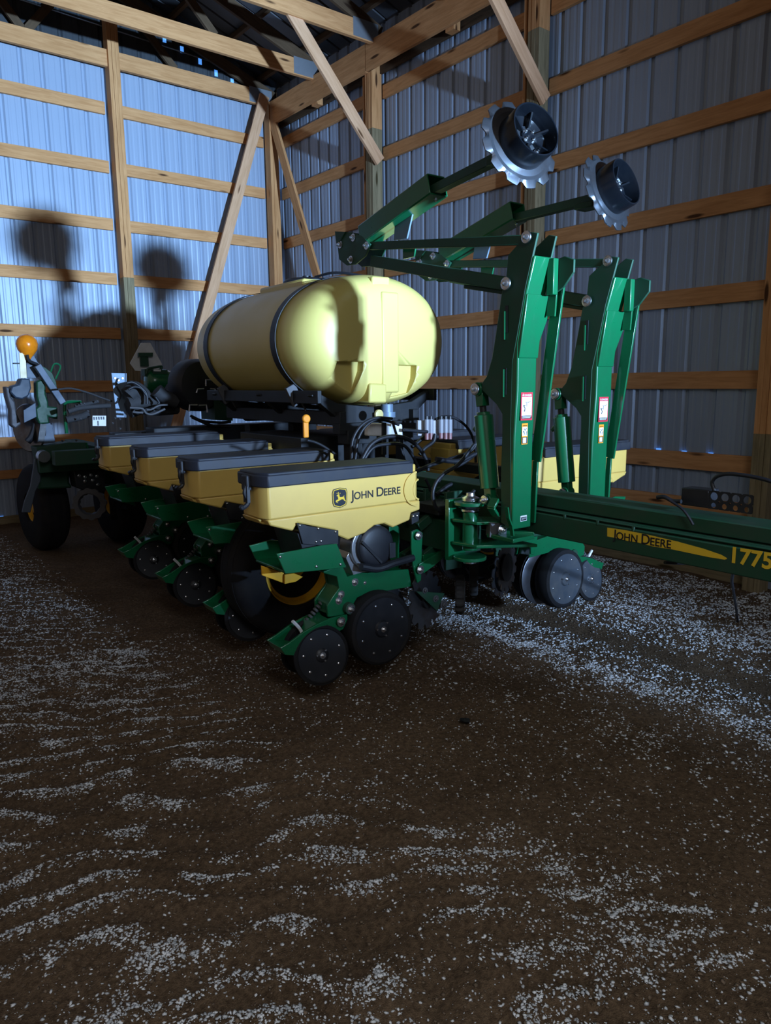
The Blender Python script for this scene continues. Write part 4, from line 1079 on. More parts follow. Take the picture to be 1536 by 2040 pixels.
# ---- row-marker arms
def marker(u0, dv, dz, disc_c, disc_ax, drum_len, rsc, lab):
    mk_ = empty('marker_arm', (u0, dv, dz), PL); mk_['label'] = lab
    mk_['label'] = lab

    def P(v, z, u=0.0): return (u, v, z)
    # mast: box tube with wide side plates
    pl = [(-0.889, 2.157), (-0.825, 1.934), (-0.78, 1.722), (-0.754, 1.604), (-0.752, 1.431), (-0.75, 1.29), (-0.763, 0.806), (-0.696, 0.829), (-0.69, 1.069), (-0.695, 1.288), (-0.693, 1.359), (-0.655, 1.403), (-0.59, 1.447), (-0.55, 1.474), (-0.55, 1.506), (-0.582, 1.537), (-0.618, 1.625), (-0.646, 1.764), (-0.674, 1.916), (-0.702, 1.989), (-0.711, 2.087), (-0.763, 2.121), (-0.845, 2.168)]
    g = G().prism(pl, 'u', 0.0, 0.012)
    g.prism(pl, 'u', 0.122, 0.134)
    MS = obj('mast', g, 'green_dusty', mk_, bevel=0.003, label='upright dark green side plates')
    # cover: the bright leaning front face
    fr = [(-0.769, 0.803), (-0.769, 1.255), (-0.781, 1.474), (-0.781, 1.688), (-0.826, 1.909), (-0.871, 2.065)]
    g = G()
    pts = [(p[0] - 0.004, p[1]) for p in fr]
    back = [(p[0] + 0.05, p[1]) for p in fr][::-1]
    g.prism(pts + back, 'u', 0.002, 0.132)
    obj('mast_tube', g, 'green', mk_, bevel=0.006, label='glossy bright green box tube facing the light')
    gp = [(0.004, 1.905), (0.004, 1.62), (0.134, 1.62), (0.142, 1.70), (0.176, 1.83), (0.182, 1.89), (0.15, 1.905)]
    def fv_(z): return np.interp(z, [q[1] for q in fr], [q[0] for q in fr]) - 0.010
    g = G(); k_ = len(gp)
    g.add([(a_, float(fv_(z_)), z_) for a_, z_ in gp] + [(a_, float(fv_(z_)) + 0.045, z_) for a_, z_ in gp],
          [tuple(range(k_))[::-1], tuple(range(k_, 2 * k_))] + [(i, (i + 1) % k_, k_ + (i + 1) % k_, k_ + i) for i in range(k_)])
    g.prism([(0.10, 1.90), (0.134, 1.90), (0.134, 2.06), (0.10, 2.06)], 'v', -0.90, -0.86)
    obj('mast_gusset', g, 'green', mk_, bevel=0.004)
    g = G().prism([(-0.84, 2.05), (-0.93, 2.065), (-0.985, 2.045), (-0.985, 1.99), (-0.93, 1.93), (-0.86, 1.90)], 'u', 0.134, 0.146)
    obj('mast_head', g, 'green_dusty', mk_, bevel=0.003)
    # front rod from the head to the base
    rd = [(-0.884, 2.029), (-0.766, 1.128), (-0.765, 0.82)]
    g = G(); g.bar((0.175, rd[0][0], rd[0][1]), (0.165, rd[1][0], rd[1][1]), 0.062, 0.012, (1, 0, 0)); g.bar((0.150, rd[0][0] + 0.02, rd[0][1]), (0.150, rd[0][0] + 0.035, rd[0][1] - 0.22), 0.05, 0.010, (1, 0, 0))
    g.bar((0.165, rd[1][0], rd[1][1]), (0.155, rd[2][0], rd[2][1]), 0.03, 0.012, (1, 0, 0))
    g.bolt((0.148, rd[0][0] + 0.015, rd[0][1] - 0.03), (-1, 0, 0), 0.014, 0.012)
    obj('tie_rod', g, 'green', mk_, bevel=0.003)
    # slots in the plate
    g = G()
    for q in [(-0.709, 1.862), (-0.713, 1.717), (-0.706, 1.575), (-0.71, 1.417)][::2]:
        g.box((-0.003, q[0] - 0.012, q[1] - 0.20 * 0.62), (0.0, q[0] + 0.006, q[1]))
    obj('slot', g, 'black', mk_, smooth=0)
    g = G()
    for q in [(-0.705, 1.837), (-0.705, 1.57)]:
        g.bar((-0.006, q[0] + 0.004, q[1]), (-0.006, q[0] + 0.002, q[1] - 0.13), 0.008, 0.006)
    obj('weld_bead', g, 'green', mk_)
    # decals
    dc = [(1.067, 1.51), (1.161, 1.51), (1.161, 1.397), (1.068, 1.4)]

    g = G(); z0, z1 = 1.352, 1.480; fv = -0.7855

    def sheet(mi, ua, ub, za, zb, off):
        g.mat(mi)
        # follows the lean of the face
        def V(z): return fv - off + 0.0
        g.add([(ua, V(za), za), (ub, V(za), za), (ub, V(zb), zb), (ua, V(zb), zb)], [(0, 1, 2, 3)])
    sheet(0, 0.028, 0.108, 1.330, 1.462, 0.001)
    sheet(1, 0.034, 0.102, 1.352, 1.440, 0.0016)
    sheet(2, 0.034, 0.102, 1.338, 1.352, 0.0016)
    sheet(1, 0.037, 0.099, 1.347, 1.349, 0.002); sheet(1, 0.037, 0.094, 1.341, 1.3435, 0.002)
    g.mat(1)
    put_text(g, [('DANGER', 1.0)], (0.050, fv - 0.0022, 1.4445), (1, 0, 0), (0, 0, 1), 0.05, 0.02)
    g.add([(0.035, fv - 0.0022, 1.4445), (0.047, fv - 0.0022, 1.4445), (0.041, fv - 0.0022, 1.457)], [(0, 1, 2)])
    g.mat(2)
    for a, b in (((0.05, 1.372), (0.056, 1.386)), ((0.056, 1.386), (0.047, 1.397)), ((0.047, 1.397), (0.044, 1.403)), ((0.047, 1.397), (0.056, 1.402)), ((0.056, 1.386), (0.052, 1.372)), ((0.055, 1.415), (0.082, 1.414)), ((0.075, 1.414), (0.095, 1.421)), ((0.066, 1.414), (0.068, 1.395))):
        g.bar((a[0], fv - 0.0025, a[1]), (b[0], fv - 0.0025, b[1]), 0.0035 if a[0] < 0.057 and a[1] < 1.41 else 0.0014, 0.0008, (0, 1, 0))
    obj('warning_decal', g, ['red', 'white', 'ink'], mk_, smooth=0, label='red and white DANGER decal')
    g = G(); fv = -0.777
    sheet(0, 0.047, 0.088, 1.215, 1.315, 0.001)
    sheet(1, 0.050, 0.085, 1.255, 1.298, 0.0016); sheet(2, 0.050, 0.085, 1.219, 1.250, 0.0016); sheet(1, 0.055, 0.078, 1.222, 1.247, 0.002)
    g.mat(2)
    put_text(g, [('WARNING', 1.0)], (0.052, fv - 0.0022, 1.302), (1, 0, 0), (0, 0, 1), 0.031, 0.02)
    for a, b in (((0.055, 1.272), (0.059, 1.280)), ((0.059, 1.280), (0.066, 1.262)), ((0.060, 1.290), (0.070, 1.282)), ((0.070, 1.282), (0.078, 1.292)), ((0.076, 1.275), (0.084, 1.275)), ((0.080, 1.275), (0.080, 1.260))):
        g.bar((a[0], fv - 0.0025, a[1]), (b[0], fv - 0.0025, b[1]), 0.0025, 0.0008, (0, 1, 0))
    obj('warning_decal', g, ['orange', 'white', 'ink'], mk_, smooth=0, label='orange and white warning decal')
    g = G(); fv = -0.7735
    sheet(0, 0.055, 0.100, 0.838, 0.866, 0.001); sheet(1, 0.058, 0.097, 0.841, 0.859, 0.0016); sheet(0, 0.062, 0.093, 0.848, 0.8495, 0.002); sheet(0, 0.062, 0.093, 0.853, 0.8545, 0.002)
    obj('serial_plate', g, ['white', 'ink'], mk_, smooth=0)
    # pivots
    for q, r in zip([(-0.835, 2.146), (-0.714, 1.96), (-0.517, 1.477), (-0.594, 0.931)], (0.022, 0.024, 0.024, 0.019)):
        g = G().lathe([(r * 1.25, 0), (r * 1.2, 0.006), (r * 0.8, 0.008)], (-0.012, q[0], q[1]), (-1, 0, 0), 24)
        g.bolt((-0.018, q[0], q[1]), (-1, 0, 0), r * 0.55, 0.012)
        obj('pivot_pin', g, 'zinc', mk_, smooth=30)
    # hydraulic cylinder
    c0 = [(-0.517, 1.477), (-0.594, 0.931), (-0.559, 1.374), (-0.612, 0.989)]
    A = Vector((0.03, c0[0][0], c0[0][1])); B = Vector((0.03, c0[1][0], c0[1][1]))
    d = (B - A).normalized()
    g = G().cyl(A + d * 0.13, B - d * 0.055, 0.048, 28)
    g.cyl(A + d * 0.115, A + d * 0.14, 0.034, 20)
    g.bar(A + Vector((-0.02, 0, 0)), A + Vector((0.04, 0, 0)), 0.06, 0.06); g.bar(A + d * 0.0, A + d * 0.085, 0.05, 0.045)
    g.bar(B - d * 0.07, B + d * 0.015, 0.05, 0.04)
    g.lathe([(0.034, -0.035), (0.034, 0.035)], A, (1, 0, 0), 24); g.lathe([(0.028, -0.03), (0.028, 0.03)], B, (1, 0, 0), 24)
    g.cyl(B - d * 0.085, B - d * 0.055, 0.044, 28)
    g.bar(A + d * 0.18 + Vector((0, 0.045, 0)), A + d * 0.21 + Vector((0, 0.075, 0)), 0.02, 0.02)
    obj('hydraulic_cylinder', g, 'green', mk_, bevel=0.003)
    obj('cylinder_rod', G().cyl(A + d * 0.07, A + d * 0.125, 0.017, 16), 'dark', mk_)
    # link arms folded rearwards
    ta = [(0.399, 2.292), (0.223, 2.258), (-0.841, 2.137)]
    g = G(); g.bar((0.02, ta[2][0], ta[2][1]), (0.02, ta[0][0], ta[0][1]), 0.035, 0.042, (0, 0, 1))
    obj('upper_link', g, 'green_dusty', mk_, bevel=0.003)
    la = [(-0.71, 1.957), (0.543, 2.24), (0.39, 2.208)]
    g = G(); g.bar((0.055, la[0][0], la[0][1]), (0.055, la[2][0], la[2][1]), 0.09, 0.062, (0, 0, 1))
    g.bar((0.055, la[0][0] - 0.03, la[0][1] - 0.045), (0.055, la[0][0] + 0.34, la[0][1] + 0.03), 0.03, 0.02, (0, 0, 1))
    obj('lower_link', g, 'green_dusty', mk_, bevel=0.004)
    kn = [(0.711, 2.419), (0.595, 2.398), (0.539, 2.383), (0.44, 2.352), (0.356, 2.292), (0.407, 2.236), (0.511, 2.202), (0.602, 2.208), (0.682, 2.253), (0.696, 2.33)]
    g = G().prism(kn, 'u', -0.012, 0.0); g.prism(kn, 'u', 0.10, 0.112)
    g.prism([kn[0], kn[1], kn[9]], 'u', -0.02, 0.11)
    obj('knuckle', g, 'green_dusty', mk_, bevel=0.002)
    for q in [(0.525, 2.355), (0.664, 2.336), (0.391, 2.29), (0.552, 2.234)]:
        g = G().bolt((-0.013, q[0], q[1]), (-1, 0, 0), 0.014, 0.012); obj('bolt', g, 'zinc', mk_, smooth=30)
    oa = [(0.468, 2.362), (-0.157, 2.513)]
    g = G(); A = Vector((0.05, *oa[0])); B = Vector((0.05, *oa[1]))
    xx, yy, dd = frame(B - A, (1, 0, 0))
    W, H, T = 0.115, 0.10, 0.008
    # open channel tube
    for (o1, o2, w_, h_) in ((W / 2, 0, T, H), (-W / 2, 0, T, H), (0, H / 2, W, T), (0, -H / 2, W, T)):
        # frame: yy is close to the u axis
        p = A + yy * o1 + xx * o2; q = B + yy * o1 + xx * o2
        g.bar(p, q, w_ if False else (h_ if o1 else h_), (w_ if o1 else w_), (1, 0, 0))
    obj('outer_arm', g, 'green', mk_, bevel=0.003)
    ia = [(-0.157, 2.515), (-0.595, 2.649)]
    D = Vector(disc_c); ax = Vector(disc_ax).normalized()
    A2 = Vector((0.05, *ia[0])) - dd * 0.15; B2 = D - ax * 0.03 - dd * 0.02
    g = G(); g.bar(A2, B2, 0.045, 0.05, (1, 0, 0)); g.cyl(B2, D, 0.045, 16); g.bar(B2 - dd * 0.12, B2 - dd * 0.0 - Vector((0, 0, 0.03)), 0.03, 0.09, (1, 0, 0))
    obj('inner_tube', g, 'green_dusty', mk_, bevel=0.004)
    obj('bolt', G().bolt(B + xx * H * 0.5 - dd * 0.03, xx, 0.009, 0.012), 'zinc', mk_)
    g = G().prism([(0.05, 2.41), (0.20, 2.42), (0.22, 2.30), (0.10, 2.29)], 'u', 0.05, 0.06)
    obj('rest_pad', g, 'blue_grey', mk_, bevel=0.002)
    g = G().prism([(0.08, 2.27), (0.20, 2.27), (0.20, 2.20), (0.10, 2.20)], 'u', 0.10, 0.11)
    obj('stop_plate', g, 'green', mk_, bevel=0.002)
    R0 = 0.200 * rsc
    toothed('marker_disc', D, ax, R0, mk_, 12, 0.026 * rsc, 0.005, 'blade', 'dark', cup=0.03)
    g = G(); rd_ = 0.122 * rsc; L = drum_len
    g.lathe([(rd_, 0.0), (rd_ * 1.02, 0.012), (rd_, L - 0.01), (rd_ * 0.98, L), (rd_ * 0.93, L), (rd_ * 0.90, L - 0.015), (rd_ * 0.84, L - 0.07), (rd_ * 0.32, L - 0.085), (rd_ * 0.28, L - 0.055), (0.02, L - 0.05)], D, ax, 44)
    x, y, dz_ = frame(ax)
    for k in range(6):
        a = k * math.pi / 3 + 0.3; r1 = x * math.cos(a) + y * math.sin(a)
        g.bar(D + dz_ * (L - 0.07) + r1 * rd_ * 0.28, D + dz_ * (L - 0.045) + r1 * rd_ * 0.88, 0.008, 0.03, dz_)
    g.mat(1)
    for k in range(4):
        a = k * math.pi / 2 + 0.7; r1 = x * math.cos(a) + y * math.sin(a)
        g.bolt(D + dz_ * (L - 0.056) + r1 * rd_ * 0.2, ax, 0.008, 0.012)
    for k in range(3):
        a = k * 2 * math.pi / 3 + 1.2; r1 = x * math.cos(a) + y * math.sin(a)
        g.bolt(D + dz_ * (L - 0.075) + r1 * rd_ * 0.6, ax, 0.008, 0.010)
    obj('depth_drum', g, ['gloss_black', 'zinc'], mk_, smooth=35)
    # hinge at the base
    g = G()
    hv = -0.50; 
    obj('base_plate', G().box((-0.02, -0.80, 0.745), (0.13, -0.62, 0.765)), 'green', mk_, bevel=0.003)
    return mk_


d1 = (1.03, -0.774, 2.542); d2 = (1.71, -0.738, 2.443)
m1 = marker(1.04, 0, 0, (d1[0] - 1.04, d1[1], d1[2]), (-0.136, -0.95, 0.282), 0.125, 1.0, 'raised marker arm on the near wing')
m2 = marker(1.71, 0.063, -0.035, (d2[0] - 1.71, d2[1] - 0.063, d2[2] + 0.035), (0.105, -0.945, 0.31), 0.115, 0.98, 'raised marker arm on the far wing')
# hinge blocks of the near marker: vertical pin between forked plates
g = G()
hc = (1.02, -0.50)
for z in (0.905, 0.62): g.lathe([(0.085, 0), (0.085, 0.018)], (hc[0], hc[1], z - 0.009), (0, 0, 1), 32)
for z in (0.815, 0.695):
    g.prism([(hc[0] - 0.07, hc[1] + 0.06), (hc[0] + 0.03, hc[1] + 0.07), (hc[0] + 0.22, hc[1] - 0.12), (hc[0] + 0.22, hc[1] - 0.26), (hc[0] - 0.04, hc[1] - 0.09)], 'z', z - 0.008, z + 0.008)
g.lathe([(0.040, 0), (0.040, 0.20)], (hc[0], hc[1], 0.66), (0, 0, 1), 24)
g.bar((hc[0] - 0.02, hc[1] + 0.09, 0.60), (hc[0] - 0.02, hc[1] + 0.09, 0.92), 0.12, 0.03, (0, 1, 0))
g.prism([(1.05, -0.62), (1.17, -0.80), (1.17, -0.60), (1.10, -0.55)], 'z', 0.76, 0.78)
obj('marker_hinge', g, 'green', PL, bevel=0.003)
g = G().lathe([(0.03, 0), (0.045, 0.006), (0.045, 0.02), (0.025, 0.03), (0.022, 0.045)], (hc[0], hc[1], 0.912), (0, 0, 1), 20)
g.lathe([(0.05, 0), (0.05, 0.01)], (hc[0], hc[1], 0.865), (0, 0, 1), 20)
obj('hinge_pin', g, 'zinc', PL, smooth=30)
obj('hinge_nut', G().lathe([(0.035, 0), (0.035, 0.02)], (hc[0], hc[1], 0.592), (0, 0, 1), 20), 'zinc', PL, smooth=30)
q = [(1.084, -0.62, 0.775)]
g = G().bar((1.029, -0.62, 0.785), (1.106, -0.66, 0.779), 0.065, 0.07, (0, 0, 1))
g.mat(1).bolt((1.043, -0.7, 0.794), (0, -1, 0), 0.016, 0.014)
obj('stop_block', g, ['grey', 'zinc'], PL, bevel=0.012)
kp = [(1.04, -0.66, 0.945), (1.007, -0.66, 0.902), (1.042, -0.66, 0.859), (1.127, -0.66, 0.814), (1.143, -0.66, 0.744)]
g = G()
for a, b in zip(kp[:-1], kp[1:]): g.bar(a, b, 0.014, 0.05, (0, 1, 0))
obj('cylinder_bracket', g, 'green', PL, bevel=0.003)
kp = [(0.992, -0.78, 0.922), (1.003, -0.78, 0.868), (1.025, -0.78, 0.827), (1.036, -0.78, 0.777)]
g = G()
for a, b in zip(kp[:-1], kp[1:]): g.bar(a, b, 0.008, 0.02, (0, 1, 0))
obj('latch_spring', g, 'green', PL)
# floating row cleaner between the wings, below the near mast
rc = (1.42, -0.374, 0.484)
toothed('coulter', (rc[0], rc[1], rc[2]), (0.4, -1, 0.05), 0.145, PL, 14, 0.028, 0.006, 'blade', 'dark')
g = G().lathe([(0.075, 0), (0.08, 0.01), (0.06, 0.012), (0.03, 0.02)], (rc[0] - 0.02, rc[1] - 0.02, rc[2]), (0.4, -1, 0.05), 28)
obj('coulter_hub', g, 'black', PL)

# ---- cable tray with round holes on the tongue, and loose cables
hb = [(-1.491, 1.064), (-1.613, 1.066), (-1.796, 1.068), (-1.799, 0.993), (-1.618, 0.991), (-1.492, 0.991)]
g = G()
g.prism([hb[0], hb[1], hb[4], hb[5]], 'u', 1.30, 1.38)
obj('connector_box', g, 'black', PL, bevel=0.004)
g = G()
# plate with real holes: built as a strip of frames
hv0, hz0 = hb[1]; hv1, hz1 = hb[2]; _, hzb = hb[3]
nh = 4; L = hv1 - hv0; HT = hz0 - 0.991
for k in range(nh):
    va = hv0 + L * k / nh; vb = hv0 + L * (k + 1) / nh; cx = (va + vb) / 2; N = 24
    for cz, rr_, za, zb in ((hz0 - HT * 0.30, HT * 0.22, hz0 - HT * 0.58, hz0), (hz0 - HT * 0.80, HT * 0.15, hz0 - HT, hz0 - HT * 0.58)):
        vs = []
        for u_ in (1.30, 1.306):
            for i in range(N):
                a = 2 * math.pi * (i + 0.5) / N
                c_, s_ = math.cos(a), math.sin(a)
                hw, hh = abs(vb - va) / 2, (zb - za) / 2; k_ = 1 / max(abs(c_) / hw, abs(s_) / hh)
                vs.append((u_, cx + c_ * k_, (za + zb) / 2 + s_ * k_))
            for i in range(N):
                a = 2 * math.pi * (i + 0.5) / N
                vs.append((u_, cx + math.cos(a) * rr_, cz + math.sin(a) * rr_))
        fs = []
        for i in range(N):
            j = (i + 1) % N
            fs += [(i, j, N + j, N + i), (2 * N + i, 3 * N + i, 3 * N + j, 2 * N + j), (N + i, N + j, 3 * N + j, 3 * N + i)]
        g.add(vs, fs)
obj('hose_holder', g, 'dark', PL, smooth=0, label='dark plate with round holes')
hose([(1.3, -1.638, 1.066), (1.3, -1.625, 1.099), (1.3, -1.642, 1.125), (1.3, -1.685, 1.14), (1.3, -1.754, 1.141), (1.3, -1.831, 1.133), (1.3, -1.891, 1.119)], 0.008, nm='cable')
hose([(1.26, -1.405, 1.016), (1.26, -1.439, 1.022), (1.26, -1.477, 1.01), (1.26, -1.518, 1.012)], 0.009, nm='cable')
hose([(1.22, -1.489, 1.018), (1.22, -1.544, 0.992), (1.22, -1.575, 0.964), (1.22, -1.601, 0.93)], 0.006, nm='cable')
ce_ = (3.116, -0.861, -0.075); ct_ = (1.856, -1.422, 0.62)
hose([(1.40, ct_[1] + 0.05, 0.70), ct_, ((ct_[0] * 2 + ce_[0]) / 3, (ct_[1] * 2 + ce_[1]) / 3, 0.42), ((ct_[0] + ce_[0] * 3) / 4, (ct_[1] + ce_[1] * 3) / 4, 0.12), ce_], 0.008, nm='cable', lab='black cable hanging from the tongue to the gravel')
hose([(1.40, -1.86, 0.72), (1.44, -1.90, 0.5), (1.46, -1.98, 0.2)], 0.010, nm='cable')

# ---- rear cluster at the left end of the planter
def prismL(name, c, d, poly, mat, label=None, bev=0.003):
    return obj(name, G().prism(poly, 'v', c, c + d), mat, PL, bevel=bev, label=label)


bc = (-0.143, 3.75, 1.867)
g = G().lathe([(0.02, -0.125), (0.028, -0.11), (0.05, -0.085), (0.078, -0.045), (0.087, 0.0), (0.08, 0.035), (0.055, 0.068), (0.02, 0.082)], bc, (0, 0, 1), 32)
BK = obj('warning_beacon', g, 'amber', PL, smooth=50, label='round amber warning lamp on top of the rear bracket')
g = G().cyl((bc[0], bc[1], bc[2] - 0.155), (bc[0], bc[1], bc[2] - 0.11), 0.02, 12); g.box((bc[0] - 0.12, bc[1] - 0.02, bc[2] - 0.165), (bc[0] + 0.08, bc[1] + 0.03, bc[2] - 0.155))
obj('beacon_mount', g, 'dark', PL)
prismL('reflector_strip', 3.72, 0.01, [(-0.215, 1.794), (-0.167, 1.794), (-0.173, 1.584), (-0.223, 1.583)], 'reflector', 'upright pale yellow reflector strip', 0.001)
prismL('light_bracket', 3.76, 0.012, [(-0.159, 1.793), (-0.102, 1.794), (-0.062, 1.709), (-0.044, 1.615), (-0.088, 1.584), (-0.13, 1.582), (-0.165, 1.586)], 'blue_dull')
g = G(); q = [(-0.163, 3.68, 1.777), (-0.149, 3.68, 1.728), (-0.095, 3.68, 1.701), (-0.081, 3.68, 1.685)]
g.tube(q, 0.012, 8); obj('bracket_cable', g, 'black', PL)
q = [(-0.098, 3.66, 1.69), (0.081, 3.66, 1.367)]
obj('slanted_arm', G().bar(q[0], q[1], 0.055, 0.07, (0, 1, 0)), 'blue_dull', PL, bevel=0.004, label='slanted blue-grey arm below the beacon')
q = [(0.057, 3.9, 1.628), (0.097, 3.9, 1.708), (0.147, 3.9, 1.686), (0.097, 3.9, 1.577)]
obj('wire_guard', G().tube(q, 0.008, 8, smooth=4), 'green', PL)
q = [(-0.039, 1.701), (0.012, 1.673), (0.062, 1.628), (0.088, 1.548), (0.092, 1.462), (0.061, 1.479), (0.026, 1.582), (-0.022, 1.65)]
prismL('hub_cover', 3.85, 0.03, q, 'green_dusty')
prismL('motor_housing', 3.80, 0.16, [(-0.205, 1.584), (-0.133, 1.578), (-0.129, 1.499), (-0.156, 1.432), (-0.21, 1.405), (-0.261, 1.417), (-0.302, 1.468), (-0.282, 1.517), (-0.225, 1.533)], 'blue_cast', 'blue-grey motor housing', 0.012)
prismL('pump_body', 3.84, 0.14, [(-0.326, 1.518), (-0.291, 1.506), (-0.288, 1.428), (-0.261, 1.383), (-0.255, 1.282), (-0.227, 1.191), (-0.277, 1.154), (-0.31, 1.183), (-0.303, 1.317), (-0.324, 1.429)], 'grey', 'grey pump body', 0.012)
prismL('cast_bracket', 3.70, 0.12, [(-0.106, 1.554), (-0.06, 1.575), (-0.033, 1.52), (-0.039, 1.447), (-0.024, 1.38), (-0.027, 1.341), (0.047, 1.333), (0.041, 1.225), (-0.034, 1.256), (-0.029, 1.194), (-0.113, 1.192), (-0.13, 1.249), (-0.131, 1.327), (-0.1, 1.348), (-0.114, 1.426)], 'bright_green', 'bright green cast bracket', 0.012)
prismL('link_plate', 3.66, 0.015, [(-0.235, 1.314), (-0.135, 1.377), (-0.137, 1.256), (-0.239, 1.209)], 'blue_dull')
cc = (-0.161, 3.9, 1.152)
g = G().lathe([(0.12, 0), (0.205, 0.005), (0.215, -0.005), (0.12, -0.01)], cc, (-0.9, -0.45, 0), 40)
obj('coulter_disc', g, 'blade', PL)
g = G().tube([(-0.099, 3.85, 1.237), (-0.124, 3.85, 1.141), (-0.156, 3.85, 1.073), (-0.191, 3.85, 1.035)], 0.03, 8); obj('rubber_boot', g, 'black', PL)
q = [(-0.082, 3.7, 1.191), (-0.116, 3.7, 1.034)]
obj('strut', G().bar(q[0], q[1], 0.05, 0.03, (0, 1, 0)), 'black', PL)
prismL('side_plate', 3.72, 0.02, [(-0.088, 1.19), (-0.008, 1.198), (0.01, 1.026), (-0.103, 1.021)], 'blue_dull')
q = [(0.252, 3.72, 1.373), (0.147, 3.72, 1.376), (0.112, 3.72, 1.348), (0.108, 3.72, 1.222), (0.109, 3.72, 1.101)]
obj('grab_handle', G().tube(q, 0.014, 8, 4), 'green', PL)
q = [(-0.172, 0.998), (0.09, 1.028), (0.243, 1.02), (0.239, 0.851), (-0.151, 0.879)]
prismL('beam_end', 3.60, 0.25, q, 'green_dusty', None, 0.008)
g = G().cyl((-0.144, 3.56, 0.932), (-0.137, 3.5, 0.925), 0.05, 20); g.cyl((-0.025, 3.56, 0.913), (0.07, 3.56, 0.908), 0.012, 10)
obj('axle_end', g, 'aluminium', PL, label='bright metal shaft end')
obj('edge_trim', G().tube([(0.232, 3.58, 1.021), (0.242, 3.58, 0.963), (0.237, 3.58, 0.905), (0.231, 3.58, 0.856)], 0.008, 6), 'green', PL)
c3_ = [(-0.157, 0.89), (-0.013, 0.865), (0.125, 0.626), (0.108, 0.596), (-0.146, 0.605), (-0.287, 0.409), (-0.31, 0.45), (-0.221, 0.702)]
prismL('fork_plate', 3.75, 0.03, [(-0.164, 0.889), (-0.116, 0.885), (-0.133, 0.691), (-0.182, 0.605), (-0.239, 0.422), (-0.306, 0.43), (-0.278, 0.525), (-0.219, 0.654)], 'blue_dull', None, 0.006)
prismL('axle_box', 3.85, 0.25, [(-0.103, 0.877), (0.147, 0.859), (0.129, 0.643), (0.155, 0.593), (-0.14, 0.605)], 'green_dusty', None, 0.02)
# centre row cleaner wheels behind the transport tire
for q, r in (((0.249, 3.7, 0.452), 0.15),):
    g = G().lathe([(r * 0.62, 0), (r * 0.66, 0.012), (r, 0.008), (r, -0.03), (r * 0.6, -0.03)], q, (-0.5, -0.9, 0), 48, closed=True, jitter=lambda j, i, rr: rr * (1.0 if i % 4 < 2 or j < 2 else 0.93))
    obj('press_wheel', g, 'grey', PL)
q = (0.482, 3.9, 0.378)
g = G().lathe([(0.12, 0), (0.13, 0.01), (0.13, 0.05), (0.12, 0.06)], q, (1, -0.3, 0), 48, jitter=lambda j, i, rr: rr * (1.0 if i % 4 < 2 else 0.92))
obj('press_wheel', g, 'rubber', PL)
prismL('gear_housing', 3.72, 0.2, [(0.137, 0.778), (0.418, 0.756), (0.403, 0.553), (0.31, 0.53), (0.153, 0.608)], 'dark', None, 0.01)
g = G()
for p in [(0.178, 3.7, 0.718), (0.225, 3.7, 0.665), (0.281, 3.7, 0.715), (0.292, 3.7, 0.667), (0.332, 3.7, 0.703), (0.334, 3.7, 0.624), (0.228, 3.7, 0.703)]: g.bolt(p, (0, -1, 0), 0.010, 0.008)
obj('bolt_pattern', g, 'zinc', PL)

# tall tapered sheet-metal bracket with a cable
tb_ = [(0.41, 1.621), (0.53, 1.618), (0.5, 1.239), (0.426, 1.242)]
prismL('upright_bracket', 3.30, 0.012, tb_, 'blue_grey', 'tall tapering blue-grey sheet bracket', 0.002)
q = [(0.525, 1.618), (0.532, 1.617), (0.503, 1.239), (0.496, 1.239)]
prismL('bracket_flange', 3.28, 0.03, q, 'blue_grey', None, 0.001)
obj('bracket_cable', G().tube([(0.458, 3.28, 1.574), (0.439, 3.28, 1.531), (0.445, 3.28, 1.495), (0.467, 3.28, 1.451), (0.461, 3.28, 1.408), (0.436, 3.28, 1.373), (0.414, 3.28, 1.359)], 0.006, 8), 'black', PL)
g = G()
for p in [(0.435, 3.295, 1.576), (0.498, 3.295, 1.575), (0.463, 3.295, 1.558)]: g.lathe([(0.011, 0), (0.009, 0.008)], p, (0, -1, 0), 10)
obj('rivet', g, 'zinc', PL)
# sign: slow-moving-vehicle plate seen from the back
sq = [(1.022, 1.934), (1.117, 1.937), (1.225, 1.728), (1.217, 1.701), (1.159, 1.649), (0.946, 1.659), (0.899, 1.732)]
prismL('slow_vehicle_sign', 4.30, 0.008, sq, 'white', 'pale back of a clipped triangular slow-vehicle sign', 0.002)
q = [(0.971, 1.834), (1.12, 1.837), (1.113, 1.796), (1.093, 1.699), (0.975, 1.698), (0.968, 1.794)]
g = G().prism([q[0], q[1], q[2], q[5]], 'v', 4.24, 4.27); g.prism([(q[0][0] + 0.02, q[2][1]), (q[0][0] + 0.10, q[2][1]), (q[0][0] + 0.10, q[3][1]), (q[0][0] + 0.02, q[3][1])], 'v', 4.25, 4.28)
obj('sign_bracket', g, 'green_dusty', PL, bevel=0.002)
q = [(0.93, 4.0, 1.551), (1.228, 4.0, 1.549)]
g = G(); a = Vector(q[0]); b = Vector(q[1]); g.lathe([(0.04, 0), (0.09, 0.02), (0.115, 0.06), (0.118, 0.1), (0.118, (b - a).length - 0.1), (0.10, (b - a).length - 0.03), (0.05, (b - a).length)], a, b - a, 32)
obj('air_reservoir', g, 'green', PL, smooth=50, label='horizontal green air cylinder')
g = G().tube([(0.934, 3.95, 1.619), (0.954, 3.95, 1.668), (1.022, 3.95, 1.684), (1.089, 3.95, 1.693), (1.07, 3.95, 1.66), (1.003, 3.95, 1.652)], 0.012, 8); g.box((0.921, 3.95, 1.668), (1.018, 4.05, 1.604))
g.box((0.985, 3.9, 1.659), (1.129, 4.0, 1.62))
obj('compressor_head', g, 'green_dusty', PL, bevel=0.004)
